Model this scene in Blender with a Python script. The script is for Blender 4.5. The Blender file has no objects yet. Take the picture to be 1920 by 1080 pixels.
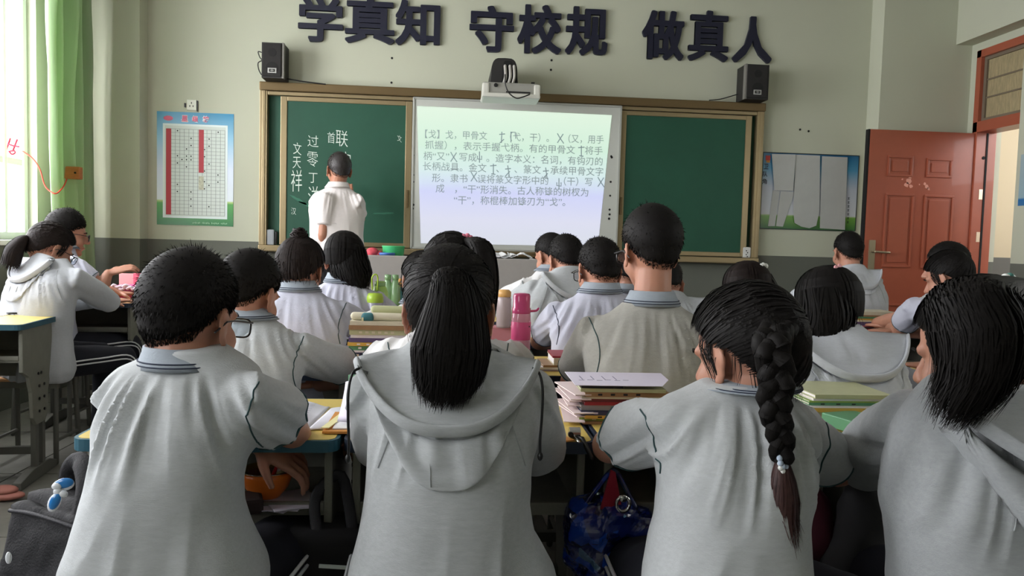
import bpy, bmesh, math, random
import numpy as np
from mathutils import Vector, Matrix
from mathutils.bvhtree import BVHTree
random.seed(7); rng = np.random.default_rng(7)
SC = bpy.context.scene
COL = SC.collection
PI = math.pi

# ------------------------------------------------------------------ camera
F = 1450.0
CAM = np.array([0.0, 0.0, 1.178])
_y, _p, _r = math.radians(4.666), math.radians(-3.426), math.radians(1.604)
_f = np.array([math.sin(_y) * math.cos(_p), math.cos(_y) * math.cos(_p), math.sin(_p)])
_ri = np.array([math.cos(_y), -math.sin(_y), 0.0]); _u = np.cross(_ri, _f)
RI = math.cos(_r) * _ri + math.sin(_r) * _u
UP = -math.sin(_r) * _ri + math.cos(_r) * _u
FW = _f
cd = bpy.data.cameras.new('camera'); cam = bpy.data.objects.new('camera', cd); COL.objects.link(cam)
cd.sensor_width = 36.0; cd.lens = F / 1920 * 36; cd.clip_start = 0.05
cam.matrix_world = Matrix(((RI[0], UP[0], -FW[0], CAM[0]), (RI[1], UP[1], -FW[1], CAM[1]), (RI[2], UP[2], -FW[2], CAM[2]), (0, 0, 0, 1)))
SC.camera = cam

def ray(u, v):
    return FW + RI * ((u - 960) / F) - UP * ((v - 540) / F)
def aty(u, v, y):
    d = ray(u, v); return CAM + d * (y / d[1])
def atx(u, v, x):
    d = ray(u, v); return CAM + d * (x / d[0])
def atz(u, v, z):
    d = ray(u, v); return CAM + d * ((z - CAM[2]) / d[2])

# ------------------------------------------------------------------ world, daylight, exposure
SC.view_settings.view_transform = 'Standard'; SC.view_settings.look = 'None'
SC.view_settings.gamma = 1.0; SC.view_settings.use_curve_mapping = False
EXPO = -0.38
SC.view_settings.exposure = EXPO
W = bpy.data.worlds.new('overcast_sky'); SC.world = W; W.use_nodes = True
bg = W.node_tree.nodes['Background']; bg.inputs[0].default_value = (0.97, 0.975, 1.0, 1); bg.inputs[1].default_value = 9.0

ROOM_X0, ROOM_X1, ROOM_Y0, ROOM_Y1, ROOM_Z = -2.85, 4.17, -3.2, 6.229, 3.35
WIN_L = [(3.62, 5.62), (0.9, 2.9), (-2.0, 0.1)]          # window openings of the left wall (y ranges)
WIN_R = [(0.2, 2.6)]                                      # corridor window of the right wall
SILL, HEAD_Z = 1.10, 2.95

def area_light(name, loc, size, rot, power, color):
    l = bpy.data.lights.new(name, 'AREA'); l.shape = 'RECTANGLE'; l.size, l.size_y = size
    l.energy = power; l.color = color
    o = bpy.data.objects.new(name, l); o.location = loc; o.rotation_euler = rot; COL.objects.link(o)
    return o
for i, (a, b) in enumerate(WIN_L):      # overcast daylight entering through each left window
    area_light('window_daylight', (ROOM_X0 - 0.42, (a + b) / 2, (SILL + HEAD_Z) / 2 + .1), (b - a, HEAD_Z - SILL), (0, -PI / 2, 0), (215, 145, 55)[i], (0.975, 0.972, 1.0))
for a, b in WIN_R:                      # weaker daylight from the open corridor
    area_light('corridor_daylight', (ROOM_X1 + 0.42, (a + b) / 2, (SILL + HEAD_Z) / 2), (b - a, HEAD_Z - SILL - .3), (0, PI / 2, 0), 14, (1.0, 0.93, 0.82))
area_light('doorway_daylight', (5.2, 4.6, 2.6), (1.0, 1.4), (math.radians(10), math.radians(35), 0), 7, (1.0, 0.95, 0.86))

# ------------------------------------------------------------------ materials
def lin(c):
    return tuple((x / 12.92 if x <= .04045 else ((x + .055) / 1.055) ** 2.4) for x in [v / 255 for v in c])
MATS = {}
def mat(key, rgb, rough=.6, metal=0.0, noise=.0, nscale=20.0, bump=0.0, bscale=60.0, spec=.5, sheen=0.0, trans=0.0, alpha=1.0, sss=0.0, emit=None, coat=0.0, stretch=(1, 1, 1), ior=1.45):
    if key in MATS: return MATS[key]
    m = bpy.data.materials.new(key); m.use_nodes = True; nt = m.node_tree; N = nt.nodes; L = nt.links
    b = N['Principled BSDF']; c = lin(rgb) + (1,)
    b.inputs['Base Color'].default_value = c; b.inputs['Roughness'].default_value = rough
    b.inputs['Metallic'].default_value = metal; b.inputs['Specular IOR Level'].default_value = spec
    b.inputs['Sheen Weight'].default_value = sheen; b.inputs['Transmission Weight'].default_value = trans
    b.inputs['Alpha'].default_value = alpha; b.inputs['Coat Weight'].default_value = coat; b.inputs['IOR'].default_value = ior
    if sss:
        b.inputs['Subsurface Weight'].default_value = sss; b.inputs['Subsurface Radius'].default_value = (1, .35, .2); b.inputs['Subsurface Scale'].default_value = .006
    if noise or bump:
        tc = N.new('ShaderNodeTexCoord'); mp = N.new('ShaderNodeMapping'); mp.inputs['Scale'].default_value = stretch
        L.new(tc.outputs['Object'], mp.inputs['Vector'])
    if noise:
        n = N.new('ShaderNodeTexNoise'); n.inputs['Scale'].default_value = nscale; n.inputs['Detail'].default_value = 5; n.inputs['Roughness'].default_value = .65
        L.new(mp.outputs[0], n.inputs['Vector'])
        r = N.new('ShaderNodeMapRange'); r.inputs['From Min'].default_value = .3; r.inputs['From Max'].default_value = .7
        r.inputs['To Min'].default_value = 1 - noise; r.inputs['To Max'].default_value = 1 + noise
        L.new(n.outputs['Fac'], r.inputs['Value'])
        mx = N.new('ShaderNodeVectorMath'); mx.operation = 'MULTIPLY'; mx.inputs[0].default_value = c[:3]
        L.new(r.outputs[0], mx.inputs[1]); L.new(mx.outputs[0], b.inputs['Base Color'])
    if bump:
        n2 = N.new('ShaderNodeTexNoise'); n2.inputs['Scale'].default_value = bscale; n2.inputs['Detail'].default_value = 3
        L.new(mp.outputs[0], n2.inputs['Vector'])
        bp = N.new('ShaderNodeBump'); bp.inputs['Strength'].default_value = bump; bp.inputs['Distance'].default_value = .004
        L.new(n2.outputs['Fac'], bp.inputs['Height']); L.new(bp.outputs[0], b.inputs['Normal'])
    if emit:
        b.inputs['Emission Color'].default_value = lin(rgb) + (1,); b.inputs['Emission Strength'].default_value = emit
    MATS[key] = m; return m

def wall_material(key, upper, lower, zsplit, stain=.05):
    """cream paint over a grey-green dado, one material by height"""
    if key in MATS: return MATS[key]
    m = bpy.data.materials.new(key); m.use_nodes = True; nt = m.node_tree; N = nt.nodes; L = nt.links
    b = N['Principled BSDF']; b.inputs['Roughness'].default_value = .62; b.inputs['Specular IOR Level'].default_value = .35
    g = N.new('ShaderNodeNewGeometry'); s = N.new('ShaderNodeSeparateXYZ'); L.new(g.outputs['Position'], s.inputs[0])
    n = N.new('ShaderNodeTexNoise'); n.inputs['Scale'].default_value = 1.1; n.inputs['Detail'].default_value = 6; L.new(g.outputs['Position'], n.inputs['Vector'])
    r = N.new('ShaderNodeMapRange'); r.inputs['From Min'].default_value = .3; r.inputs['From Max'].default_value = .7
    r.inputs['To Min'].default_value = 1 - stain; r.inputs['To Max'].default_value = 1 + stain; L.new(n.outputs['Fac'], r.inputs['Value'])
    gt = N.new('ShaderNodeMath'); gt.operation = 'GREATER_THAN'; gt.inputs[1].default_value = zsplit; L.new(s.outputs['Z'], gt.inputs[0])
    mx = N.new('ShaderNodeMix'); mx.data_type = 'RGBA'; mx.inputs['A'].default_value = lin(lower) + (1,); mx.inputs['B'].default_value = lin(upper) + (1,)
    L.new(gt.outputs[0], mx.inputs['Factor'])
    # small scuffs, sparse
    n3 = N.new('ShaderNodeTexNoise'); n3.inputs['Scale'].default_value = 9; n3.inputs['Detail'].default_value = 8; n3.inputs['Roughness'].default_value = .75; L.new(g.outputs['Position'], n3.inputs['Vector'])
    r3 = N.new('ShaderNodeMapRange'); r3.inputs['From Min'].default_value = .70; r3.inputs['From Max'].default_value = .78; r3.inputs['To Min'].default_value = 1; r3.inputs['To Max'].default_value = .72
    L.new(n3.outputs['Fac'], r3.inputs['Value'])
    m1 = N.new('ShaderNodeVectorMath'); m1.operation = 'SCALE'; L.new(mx.outputs['Result'], m1.inputs[0]); L.new(r.outputs[0], m1.inputs['Scale'])
    m2 = N.new('ShaderNodeVectorMath'); m2.operation = 'SCALE'; L.new(m1.outputs[0], m2.inputs[0]); L.new(r3.outputs[0], m2.inputs['Scale'])
    L.new(m2.outputs[0], b.inputs['Base Color'])
    bp = N.new('ShaderNodeBump'); bp.inputs['Strength'].default_value = .12; bp.inputs['Distance'].default_value = .003; L.new(n.outputs['Fac'], bp.inputs['Height']); L.new(bp.outputs[0], b.inputs['Normal'])
    MATS[key] = m; return m

# ------------------------------------------------------------------ mesh building
class MB:
    def __init__(s): s.v = []; s.f = []
    def add(s, v, f):
        n = len(s.v); s.v.extend([tuple(map(float, p)) for p in v]); s.f.extend([tuple(int(i) + n for i in q) for q in f]); return s
    def box(s, c, d, rz=0.0, M=None):
        x, y, z = [k / 2 for k in d]
        v = np.array([(-x, -y, -z), (x, -y, -z), (x, y, -z), (-x, y, -z), (-x, -y, z), (x, -y, z), (x, y, z), (-x, y, z)])
        if rz:
            cc, ss = math.cos(rz), math.sin(rz); v = v @ np.array([[cc, ss, 0], [-ss, cc, 0], [0, 0, 1]])
        if M is not None: v = v @ np.array(M).T
        return s.add(v + np.array(c), [(0, 3, 2, 1), (4, 5, 6, 7), (0, 1, 5, 4), (1, 2, 6, 5), (2, 3, 7, 6), (3, 0, 4, 7)])
    def b2(s, x0, x1, y0, y1, z0, z1):
        return s.box(((x0 + x1) / 2, (y0 + y1) / 2, (z0 + z1) / 2), (abs(x1 - x0), abs(y1 - y0), abs(z1 - z0)))
    def loft(s, rings, cap=True, closed=False):
        n = len(rings[0]); base = len(s.v)
        for r in rings: s.v.extend([tuple(map(float, p)) for p in r])
        m = len(rings)
        for i in range(m if closed else m - 1):
            a, b = base + i * n, base + ((i + 1) % m) * n
            for j in range(n):
                k = (j + 1) % n; s.f.append((a + j, a + k, b + k, b + j))
        if cap and not closed:
            s.f.append(tuple(base + j for j in range(n))[::-1]); s.f.append(tuple(base + (m - 1) * n + j for j in range(n)))
        return s
    def tube(s, pts, rad, n=8, round_end=True, flat=1.0, upv=None):
        """tube along a polyline with a radius per point; flat<1 squashes it across upv"""
        P = [np.array(p, float) for p in pts]; m = len(P)
        R = [rad] * m if np.isscalar(rad) else list(rad)
        T = []
        for i in range(m):
            t = P[min(i + 1, m - 1)] - P[max(i - 1, 0)]; T.append(t / (np.linalg.norm(t) + 1e-12))
        if round_end:
            P2, R2, T2 = [], [], []
            for k in (1.0, .8, .45): P2.append(P[0] - T[0] * R[0] * k * .9); R2.append(R[0] * math.sqrt(max(1 - k * k, .004))); T2.append(T[0])
            P2 += P; R2 += R; T2 += T
            for k in (.45, .8, 1.0): P2.append(P[-1] + T[-1] * R[-1] * k * .9); R2.append(R[-1] * math.sqrt(max(1 - k * k, .004))); T2.append(T[-1])
            P, R, T = P2, R2, T2
        a = np.array(upv if upv is not None else ((0, 0, 1) if abs(T[0][2]) < .9 else (0, 1, 0)), float)
        rings = []
        for p, r, t in zip(P, R, T):
            e1 = a - t * (a @ t); e1 /= np.linalg.norm(e1) + 1e-12; e2 = np.cross(t, e1)
            if upv is None: a = e1
            rings.append([p + r * (math.cos(q) * e1 * flat + math.sin(q) * e2) for q in [2 * PI * j / n for j in range(n)]])
        return s.loft(rings)
    def ell(s, c, r, M=None, nu=14, nv=9):
        M = np.eye(3) if M is None else np.array(M); c = np.array(c, float); rings = []
        for i in range(nv + 1):
            th = PI * (i + .02) / (nv + .04)
            rings.append([c + M @ np.array([r[0] * math.sin(th) * math.cos(a), r[1] * math.sin(th) * math.sin(a), r[2] * math.cos(th)]) for a in [2 * PI * j / nu for j in range(nu)]])
        return s.loft(rings[::-1])
    def cyl(s, c, r, h, n=16, axis='z', r2=None):
        r2 = r if r2 is None else r2; c = np.array(c, float)
        ax = {'x': (1, 2, 0), 'y': (2, 0, 1), 'z': (0, 1, 2)}[axis]; rings = []
        for rr, hh in ((r, -h / 2), (r2, h / 2)):
            ring = []
            for j in range(n):
                q = 2 * PI * j / n; p = [0, 0, 0]; p[ax[0]] = rr * math.cos(q); p[ax[1]] = rr * math.sin(q); p[ax[2]] = hh
                ring.append(c + np.array(p))
            rings.append(ring)
        return s.loft(rings)
    def prism(s, poly, a0, a1, axis='y'):
        """polygon (pairs) extruded along an axis; pairs are (x,z) for y, (y,z) for x, (x,y) for z"""
        def put(p, t): return {'y': (p[0], t, p[1]), 'x': (t, p[0], p[1]), 'z': (p[0], p[1], t)}[axis]
        return s.loft([[put(p, a0) for p in poly], [put(p, a1) for p in poly]])
    def lathe(s, c, prof, n=24):
        c = np.array(c, float)
        return s.loft([[c + np.array((r * math.cos(2 * PI * j / n), r * math.sin(2 * PI * j / n), z)) for j in range(n)] for r, z in prof])
    def ribbon(s, pts, w, nrm):
        """strip along pts, half width w (per point), lying across nrm"""
        P = np.array(pts, float); m = len(P); base = len(s.v)
        for i in range(m):
            t = P[min(i + 1, m - 1)] - P[max(i - 1, 0)]
            sd = np.cross(t, nrm[i] if np.ndim(nrm) == 2 else nrm); sd = sd / (np.linalg.norm(sd) + 1e-9)
            ww = w if np.isscalar(w) else w[i]
            s.v.append(tuple(P[i] - sd * ww)); s.v.append(tuple(P[i] + sd * ww))
        for i in range(m - 1): k = base + 2 * i; s.f.append((k, k + 1, k + 3, k + 2))
        return s
    def mesh(s, name, m=None, smooth=False, bev=0.0, off=None, fixn=True):
        me = bpy.data.meshes.new(name); v = np.array(s.v, float)
        if off is not None: v = v - np.array(off)
        me.from_pydata(v.tolist(), [], s.f)
        if bev or fixn:
            bm = bmesh.new(); bm.from_mesh(me)
            if fixn: bmesh.ops.recalc_face_normals(bm, faces=bm.faces)
            if bev:
                ed = [e for e in bm.edges if len(e.link_faces) == 2 and e.calc_face_angle(0) > .5]
                if ed: bmesh.ops.bevel(bm, geom=ed, offset=bev, segments=2, profile=.6, affect='EDGES', clamp_overlap=True)
            bm.to_mesh(me); bm.free()
        if smooth: me.shade_smooth()
        if m is not None: me.materials.append(m)
        return me

def wpos(o):
    p = np.zeros(3)
    while o is not None: p = p + np.array(o.location); o = o.parent
    return p
def link(name, me, parent=None, loc=(0, 0, 0)):
    o = bpy.data.objects.new(name, me); COL.objects.link(o); o.location = loc
    if parent is not None: o.parent = parent
    return o
def tag(o, label=None, cat=None, group=None, kind=None):
    if label: o['label'] = label
    if cat: o['category'] = cat
    if group: o['group'] = group
    if kind: o['kind'] = kind
    return o
def thing(name, label, cat, loc=(0, 0, 0), rz=0.0, group=None):
    o = bpy.data.objects.new(name, None); COL.objects.link(o); o.empty_display_size = .05
    o.location = loc; o.rotation_euler = (0, 0, rz); return tag(o, label, cat, group)
def part(name, mb, m, parent, world=False, smooth=False, bev=0.0, label=None, kind=None, fixn=True):
    off = wpos(parent) if world else None
    o = link(name, mb.mesh(name, m, smooth, bev, off, fixn), parent)
    if label: o['label'] = label
    if kind: o['kind'] = kind
    return o
def solo(name, mb, m, label, cat, base=None, group=None, smooth=False, bev=0.0, kind=None, fixn=True):
    """a thing that is one mesh, geometry in world coordinates, origin at its base"""
    v = np.array(mb.v)
    if base is None: base = ((v[:, 0].min() + v[:, 0].max()) / 2, (v[:, 1].min() + v[:, 1].max()) / 2, v[:, 2].min())
    o = link(name, mb.mesh(name, m, smooth, bev, base, fixn), None, base)
    return tag(o, label, cat, group, kind)
def struct(name, mb, m, parent=None, smooth=False, bev=0.0, label=None, cat=None):
    o = link(name, mb.mesh(name, m, smooth, bev), parent)
    if parent is None:
        o['kind'] = 'structure'
        if label: o['label'] = label; o['category'] = cat or 'structure'
    return o
def copy_tree(o, parent=None):
    c = o.copy(); COL.objects.link(c); c.parent = parent
    for ch in [k for k in KIDS.get(o.name, [])]: copy_tree_in(ch, c)
    return c
def copy_tree_in(o, parent):
    c = o.copy(); COL.objects.link(c); c.parent = parent
    for ch in [k for k in KIDS.get(o.name, [])]: copy_tree_in(ch, c)
KIDS = {}
def index_kids(root):
    for o in root.children: pass
    def rec(o):
        KIDS[o.name] = [c for c in bpy.data.objects if c.parent == o]
        for c in KIDS[o.name]: rec(c)
    rec(root)
def rotz(a): c, s = math.cos(a), math.sin(a); return np.array([[c, -s, 0], [s, c, 0], [0, 0, 1.0]])
def rotx(a): c, s = math.cos(a), math.sin(a); return np.array([[1, 0, 0], [0, c, -s], [0, s, c.real]])
def roty(a): c, s = math.cos(a), math.sin(a); return np.array([[c, 0, s], [0, 1, 0], [-s, 0, c]])

def text_mesh(body, size=1.0, bold=0.0, depth=0.0, spacing=1.0):
    """font curve -> (verts Nx3 in x/y plane, faces); uses the built-in font"""
    cu = bpy.data.curves.new('lettering', 'FONT'); cu.body = body; cu.size = size; cu.offset = bold; cu.extrude = depth; cu.space_character = spacing; cu.resolution_u = 3
    o = bpy.data.objects.new('lettering', cu); COL.objects.link(o)
    dg = bpy.context.evaluated_depsgraph_get(); dg.update()
    me = o.evaluated_get(dg).to_mesh()
    v = np.array([tuple(p.co) for p in me.vertices]).reshape(-1, 3); f = [tuple(p.vertices) for p in me.polygons]
    bpy.data.objects.remove(o); bpy.data.curves.remove(cu)
    return v, f
def text_fit(mb, body, x0, x1, z0, z1, y, bold=0.0, depth=0.0, keep=False, slope=0.0):
    """lay text on a wall plane (facing -Y) to fill x0..x1, z0..z1"""
    v, f = text_mesh(body, 1.0, bold, 0.5 if depth else 0.0)
    if len(v) == 0: return mb
    a, b = v.min(0), v.max(0); sx = (x1 - x0) / (b[0] - a[0]); sz = (z1 - z0) / (b[1] - a[1])
    if keep: sz = sx
    X = x0 + (v[:, 0] - a[0]) * sx; Z = z0 + (v[:, 1] - a[1]) * sz + (X - x0) * slope
    Y = y - (v[:, 2] + .5) * depth if depth else np.full(len(v), y)
    return mb.add(np.stack([X, Y, Z], 1), f)

# smooth value noise
_perm = rng.random((64, 64, 64))
def vnoise(P):
    P = np.asarray(P, float); i = np.floor(P).astype(int); t = P - i; t = t * t * (3 - 2 * t); r = 0
    for dx in (0, 1):
        for dy in (0, 1):
            for dz in (0, 1):
                w = (t[:, 0] if dx else 1 - t[:, 0]) * (t[:, 1] if dy else 1 - t[:, 1]) * (t[:, 2] if dz else 1 - t[:, 2])
                r = r + w * _perm[(i[:, 0] + dx) % 64, (i[:, 1] + dy) % 64, (i[:, 2] + dz) % 64]
    return r * 2 - 1
def remesh(mb, voxel, it=6, dec=None):
    me = mb.mesh('tmp'); o = bpy.data.objects.new('tmp', me); COL.objects.link(o)
    m = o.modifiers.new('r', 'REMESH'); m.mode = 'VOXEL'; m.voxel_size = voxel
    m = o.modifiers.new('s', 'SMOOTH'); m.factor = .5; m.iterations = it
    if dec:
        m = o.modifiers.new('d', 'DECIMATE'); m.ratio = dec
    dg = bpy.context.evaluated_depsgraph_get(); dg.update(); e = o.evaluated_get(dg).to_mesh()
    n = len(e.vertices); v = np.empty(n * 3); e.vertices.foreach_get('co', v); v = v.reshape(-1, 3).copy()
    nn = np.empty(n * 3); e.vertices.foreach_get('normal', nn); nn = nn.reshape(-1, 3).copy()
    f = [tuple(p.vertices) for p in e.polygons]
    bpy.data.objects.remove(o); bpy.data.meshes.remove(me)
    return v, nn, f
# ------------------------------------------------------------------ the room shell
YW = ROOM_Y1; X0, X1, Y0, ZC = ROOM_X0, ROOM_X1, ROOM_Y0, ROOM_Z
M_WALL = wall_material('wall_paint', (192, 195, 175), (104, 107, 98), 1.122, .035)
M_WALL_OUT = wall_material('corridor_paint', (206, 190, 160), (104, 102, 96), 1.16)
M_CEIL = mat('ceiling_paint', (176, 174, 168), .8, noise=.03, nscale=3)
M_FLOOR = mat('floor_terrazzo', (112, 111, 104), .45, noise=.18, nscale=9, bump=.1)
M_JOINT = mat('floor_joint', (52, 53, 49), .9)
M_RED = mat('red_brown_paint', (164, 86, 62), .38, noise=.05, nscale=6, bump=.08, bscale=5, coat=.15)
M_REDD = mat('dark_red_brown_paint', (116, 50, 40), .45, noise=.08, nscale=10)
M_WHITEF = mat('white_window_frame', (236, 238, 236), .35)
M_DARK = mat('dark_gap', (18, 18, 18), .8)
def glass_mat(key, tint, fac=.92, rough=.05):
    if key in MATS: return MATS[key]
    m = bpy.data.materials.new(key); m.use_nodes = True; nt = m.node_tree; N = nt.nodes; L = nt.links
    N.remove(N['Principled BSDF']); t = N.new('ShaderNodeBsdfTransparent'); t.inputs[0].default_value = lin(tint) + (1,)
    g = N.new('ShaderNodeBsdfGlossy'); g.inputs['Roughness'].default_value = rough; mx = N.new('ShaderNodeMixShader'); mx.inputs[0].default_value = 1 - fac
    L.new(t.outputs[0], mx.inputs[1]); L.new(g.outputs[0], mx.inputs[2]); L.new(mx.outputs[0], N['Material Output'].inputs[0]); MATS[key] = m; return m
M_GLASS = glass_mat('window_glass', (250, 250, 250), .96)
T = .24
# floor: slab with raised tiles
fb = MB().b2(X0 - T, X1 + 2.2, Y0 - T, YW + T, -.12, -.006)
floor = struct('floor', fb, M_JOINT, label='grey terrazzo classroom floor laid in large square tiles', cat='floor')
ts = .8; tile_me = MB().b2(-ts / 2 + .004, ts / 2 - .004, -ts / 2 + .004, ts / 2 - .004, -.006, 0).mesh('floor_tile', M_FLOOR)
nx = int((X1 - X0) / ts) + 1; ny = int((YW - Y0) / ts) + 1
for i in range(nx):
    for j in range(ny):
        cx, cy = X0 + ts * (i + .5), YW - ts * (j + .5)
        if cx - ts / 2 < X1 and cy + ts / 2 > Y0: link('floor_tile', tile_me, floor, (cx, cy, 0))
struct('ceiling', MB().b2(X0 - T, X1 + 2.2, Y0 - T, YW + T, ZC, ZC + .15), M_CEIL, label='plain off-white ceiling', cat='ceiling')
struct('wall_front', MB().b2(X0 - T, X1 + 2.2, YW, YW + T, 0, ZC), M_WALL, label='cream front wall with grey dado behind the blackboard', cat='wall')
struct('wall_back', MB().b2(X0 - T, X1 + T, Y0 - T, Y0, 0, ZC), M_WALL, label='cream back wall with grey dado', cat='wall')
def wall_with_openings(x0, x1, y0, y1, ops):
    """ops: (ya, yb, z0, z1) sorted by ya"""
    mb = MB(); y = y0
    for a, b, z0, z1 in ops:
        mb.b2(x0, x1, y, a, 0, ZC)
        if z0 > 0: mb.b2(x0, x1, a, b, 0, z0)
        mb.b2(x0, x1, a, b, z1, ZC); y = b
    return mb.b2(x0, x1, y, y1, 0, ZC)
struct('wall_left', wall_with_openings(X0 - T, X0, Y0, YW, [(a, b, SILL, HEAD_Z) for a, b in sorted(WIN_L)]), M_WALL, label='cream left wall with three large windows', cat='wall')
DY0, DY1 = 5.30, 5.965                                    # doorway in the right wall
XR = 4.03                                                 # inner face of the beam over the doorway
TR_Z0, TR_Z1 = 2.16, 2.80
struct('wall_right', wall_with_openings(X1, X1 + T, Y0, YW, [(a, b, SILL, 2.5) for a, b in WIN_R] + [(DY0, DY1, 0, TR_Z1)]), M_WALL, label='cream right wall with doorway to the corridor', cat='wall')
# thicker wall strip on the near side of the doorway and the beam that runs over it
struct('wall_pier', MB().b2(XR, X1, 2.9, 5.275, 0, ZC), M_WALL, label='projecting wall pier beside the doorway', cat='wall')
struct('wall_beam', MB().b2(XR, X1, 5.275, 6.04, 2.862, ZC), M_WALL, label='beam above the red doorway', cat='beam')
struct('column_right', MB().b2(3.415, X1, 6.04, YW, 0, ZC), M_WALL, label='shallow wall column behind the open red door', cat='column')
struct('column_left', MB().b2(X0, -2.342, 6.075, YW, 0, ZC), M_WALL, label='shallow wall column in the corner beside the green curtain', cat='column')
podium = MB().b2(-1.9, 3.0, 5.05, YW, 0, .16)
struct('floor_platform', podium, mat('platform_concrete', (120, 118, 110), .7, noise=.1), bev=.01, label='low teaching platform under the blackboard', cat='platform')
# corridor outside the door
struct('wall_corridor', MB().b2(X1 + T, X1 + 2.2, 6.12, YW, 0, ZC), M_WALL_OUT, label='beige corridor wall seen through the doorway', cat='wall')
struct('wall_corridor_light_block', MB().b2(X1 + 2.2, X1 + 2.35, Y0, YW + T, 0, 2.05), M_WALL_OUT, label='added outer corridor wall dimming the daylight, out of the doorway view', cat='wall')  # unseen wall added to cut the sky light reaching the corridor
struct('baseboard_front', MB().b2(-2.34, 3.41, YW - .012, YW, .16, .25), mat('dark_skirting', (70, 72, 70), .5), label='dark skirting under the blackboard', cat='baseboard')

# windows of the left wall
def window(n, xa, xb, ya, yb, z0, z1, cols, rails, lab):
    w = link('window_%d' % n, MB().b2(xa, xb, ya, ya + .05, z0, z1).b2(xa, xb, yb - .05, yb, z0, z1).b2(xa, xb, ya + .05, yb - .05, z0, z0 + .05).b2(xa, xb, ya + .05, yb - .05, z1 - .05, z1).mesh('window', M_WHITEF, bev=.004))
    w['kind'] = 'structure'; w['label'] = lab; w['category'] = 'window'
    ys = [ya + .05] + list(cols) + [yb - .05]; zs = [z0 + .05] + list(rails) + [z1 - .05]
    for c in cols: part('mullion', MB().b2(xa + .005, xb + .008, c - .016, c + .016, z0 + .05, z1 - .05), M_WHITEF, w, bev=.003)
    for r in rails:
        for a, b in zip(ys[:-1], ys[1:]): part('window_rail', MB().b2(xa + .005, xb + .004, a + .026, b - .026, r - .022, r + .022), M_WHITEF, w, bev=.003)
    for a, b in zip(ys[:-1], ys[1:]):
        for c, d in zip(zs[:-1], zs[1:]):
            part('window_pane', MB().b2((xa + xb) / 2 - .003, (xa + xb) / 2 + .003, a, b, c, d), M_GLASS, w)
    return w
w1 = window(1, X0 - .12, X0 - .06, 3.62, 5.62, SILL, HEAD_Z, [4.62, 5.34], [1.62], 'bright window on the left wall next to the green curtain')
window(2, X0 - .12, X0 - .06, .9, 2.9, SILL, HEAD_Z, [1.56, 2.23], [1.62], 'second window of the left wall, beside the back rows')
window(3, X0 - .12, X0 - .06, -2.0, .1, SILL, HEAD_Z, [-1.3, -.6], [1.62], 'rearmost window of the left wall')
window(4, X1 + .06, X1 + .12, .2, 2.6, SILL, 2.5, [1.0, 1.8], [1.9], 'corridor window in the right wall')
for i, (a, b) in enumerate(WIN_L):
    struct('trim_%d' % (i + 1), MB().b2(X0 - .06, X0 + .035, a - .04, b + .04, SILL - .035, SILL), M_WHITEF, bev=.006, label='white stone sill of window %s' % ['next to the curtain', 'beside the back rows', 'at the rear'][i], cat='window sill')

# doorway: frame, transom, leaf
fr = MB().b2(X1 - .01, X1 + .16, DY1 - .055, DY1, 0, TR_Z1).b2(X1 - .01, X1 + .16, DY0, DY0 + .05, 0, TR_Z1).b2(X1 - .01, X1 + .16, DY0, DY1, TR_Z0 - .01, TR_Z0 + .075).b2(X1 - .01, X1 + .16, DY0, DY1, TR_Z1 - .06, TR_Z1)
dfr = struct('trim_4', fr, M_RED, bev=.004, label='red-brown steel door frame with fanlight above the doorway', cat='door frame')
part('strike_plate', MB().b2(X1 + .04, X1 + .07, DY1 - .058, DY1 - .054, 1.62, 1.70), mat('pale_steel', (225, 205, 180), .3, metal=.6), dfr, label='pale metal strike plate')
part('strike_plate', MB().b2(X1 + .04, X1 + .07, DY1 - .058, DY1 - .054, 1.28, 1.36), MATS['pale_steel'], dfr)
part('strike_plate', MB().cyl((X1 + .06, DY1 - .056, 1.95), .013, .006, 12, 'y'), M_DARK, dfr, label='round bolt hole')
M_FROST = mat('ribbed_fanlight_glass', (176, 162, 126), .35, noise=.28, nscale=6, stretch=(1, 14, 2.2), bump=.5, bscale=16, trans=.15)
tw = link('window_5', MB().b2(X1 + .02, X1 + .06, DY0 + .05, DY0 + .08, TR_Z0 + .075, TR_Z1 - .06).b2(X1 + .02, X1 + .06, DY1 - .085, DY1 - .055, TR_Z0 + .075, TR_Z1 - .06).b2(X1 + .02, X1 + .06, DY0 + .08, DY1 - .085, TR_Z0 + .075, TR_Z0 + .1).b2(X1 + .02, X1 + .06, DY0 + .08, DY1 - .085, TR_Z1 - .085, TR_Z1 - .06).mesh('window', mat('grey_steel', (120, 108, 92), .5)))
tag(tw, 'ribbed glass fanlight above the red door', 'window', kind='structure')
part('window_pane', MB().b2(X1 + .036, X1 + .044, DY0 + .08, DY1 - .085, TR_Z0 + .1, TR_Z1 - .085), M_FROST, tw)
for z in (2.42, 2.56): part('glazing_bar', MB().b2(X1 + .028, X1 + .052, DY0 + .08, DY1 - .085, z - .006, z + .006), MATS['grey_steel'], tw)
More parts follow.
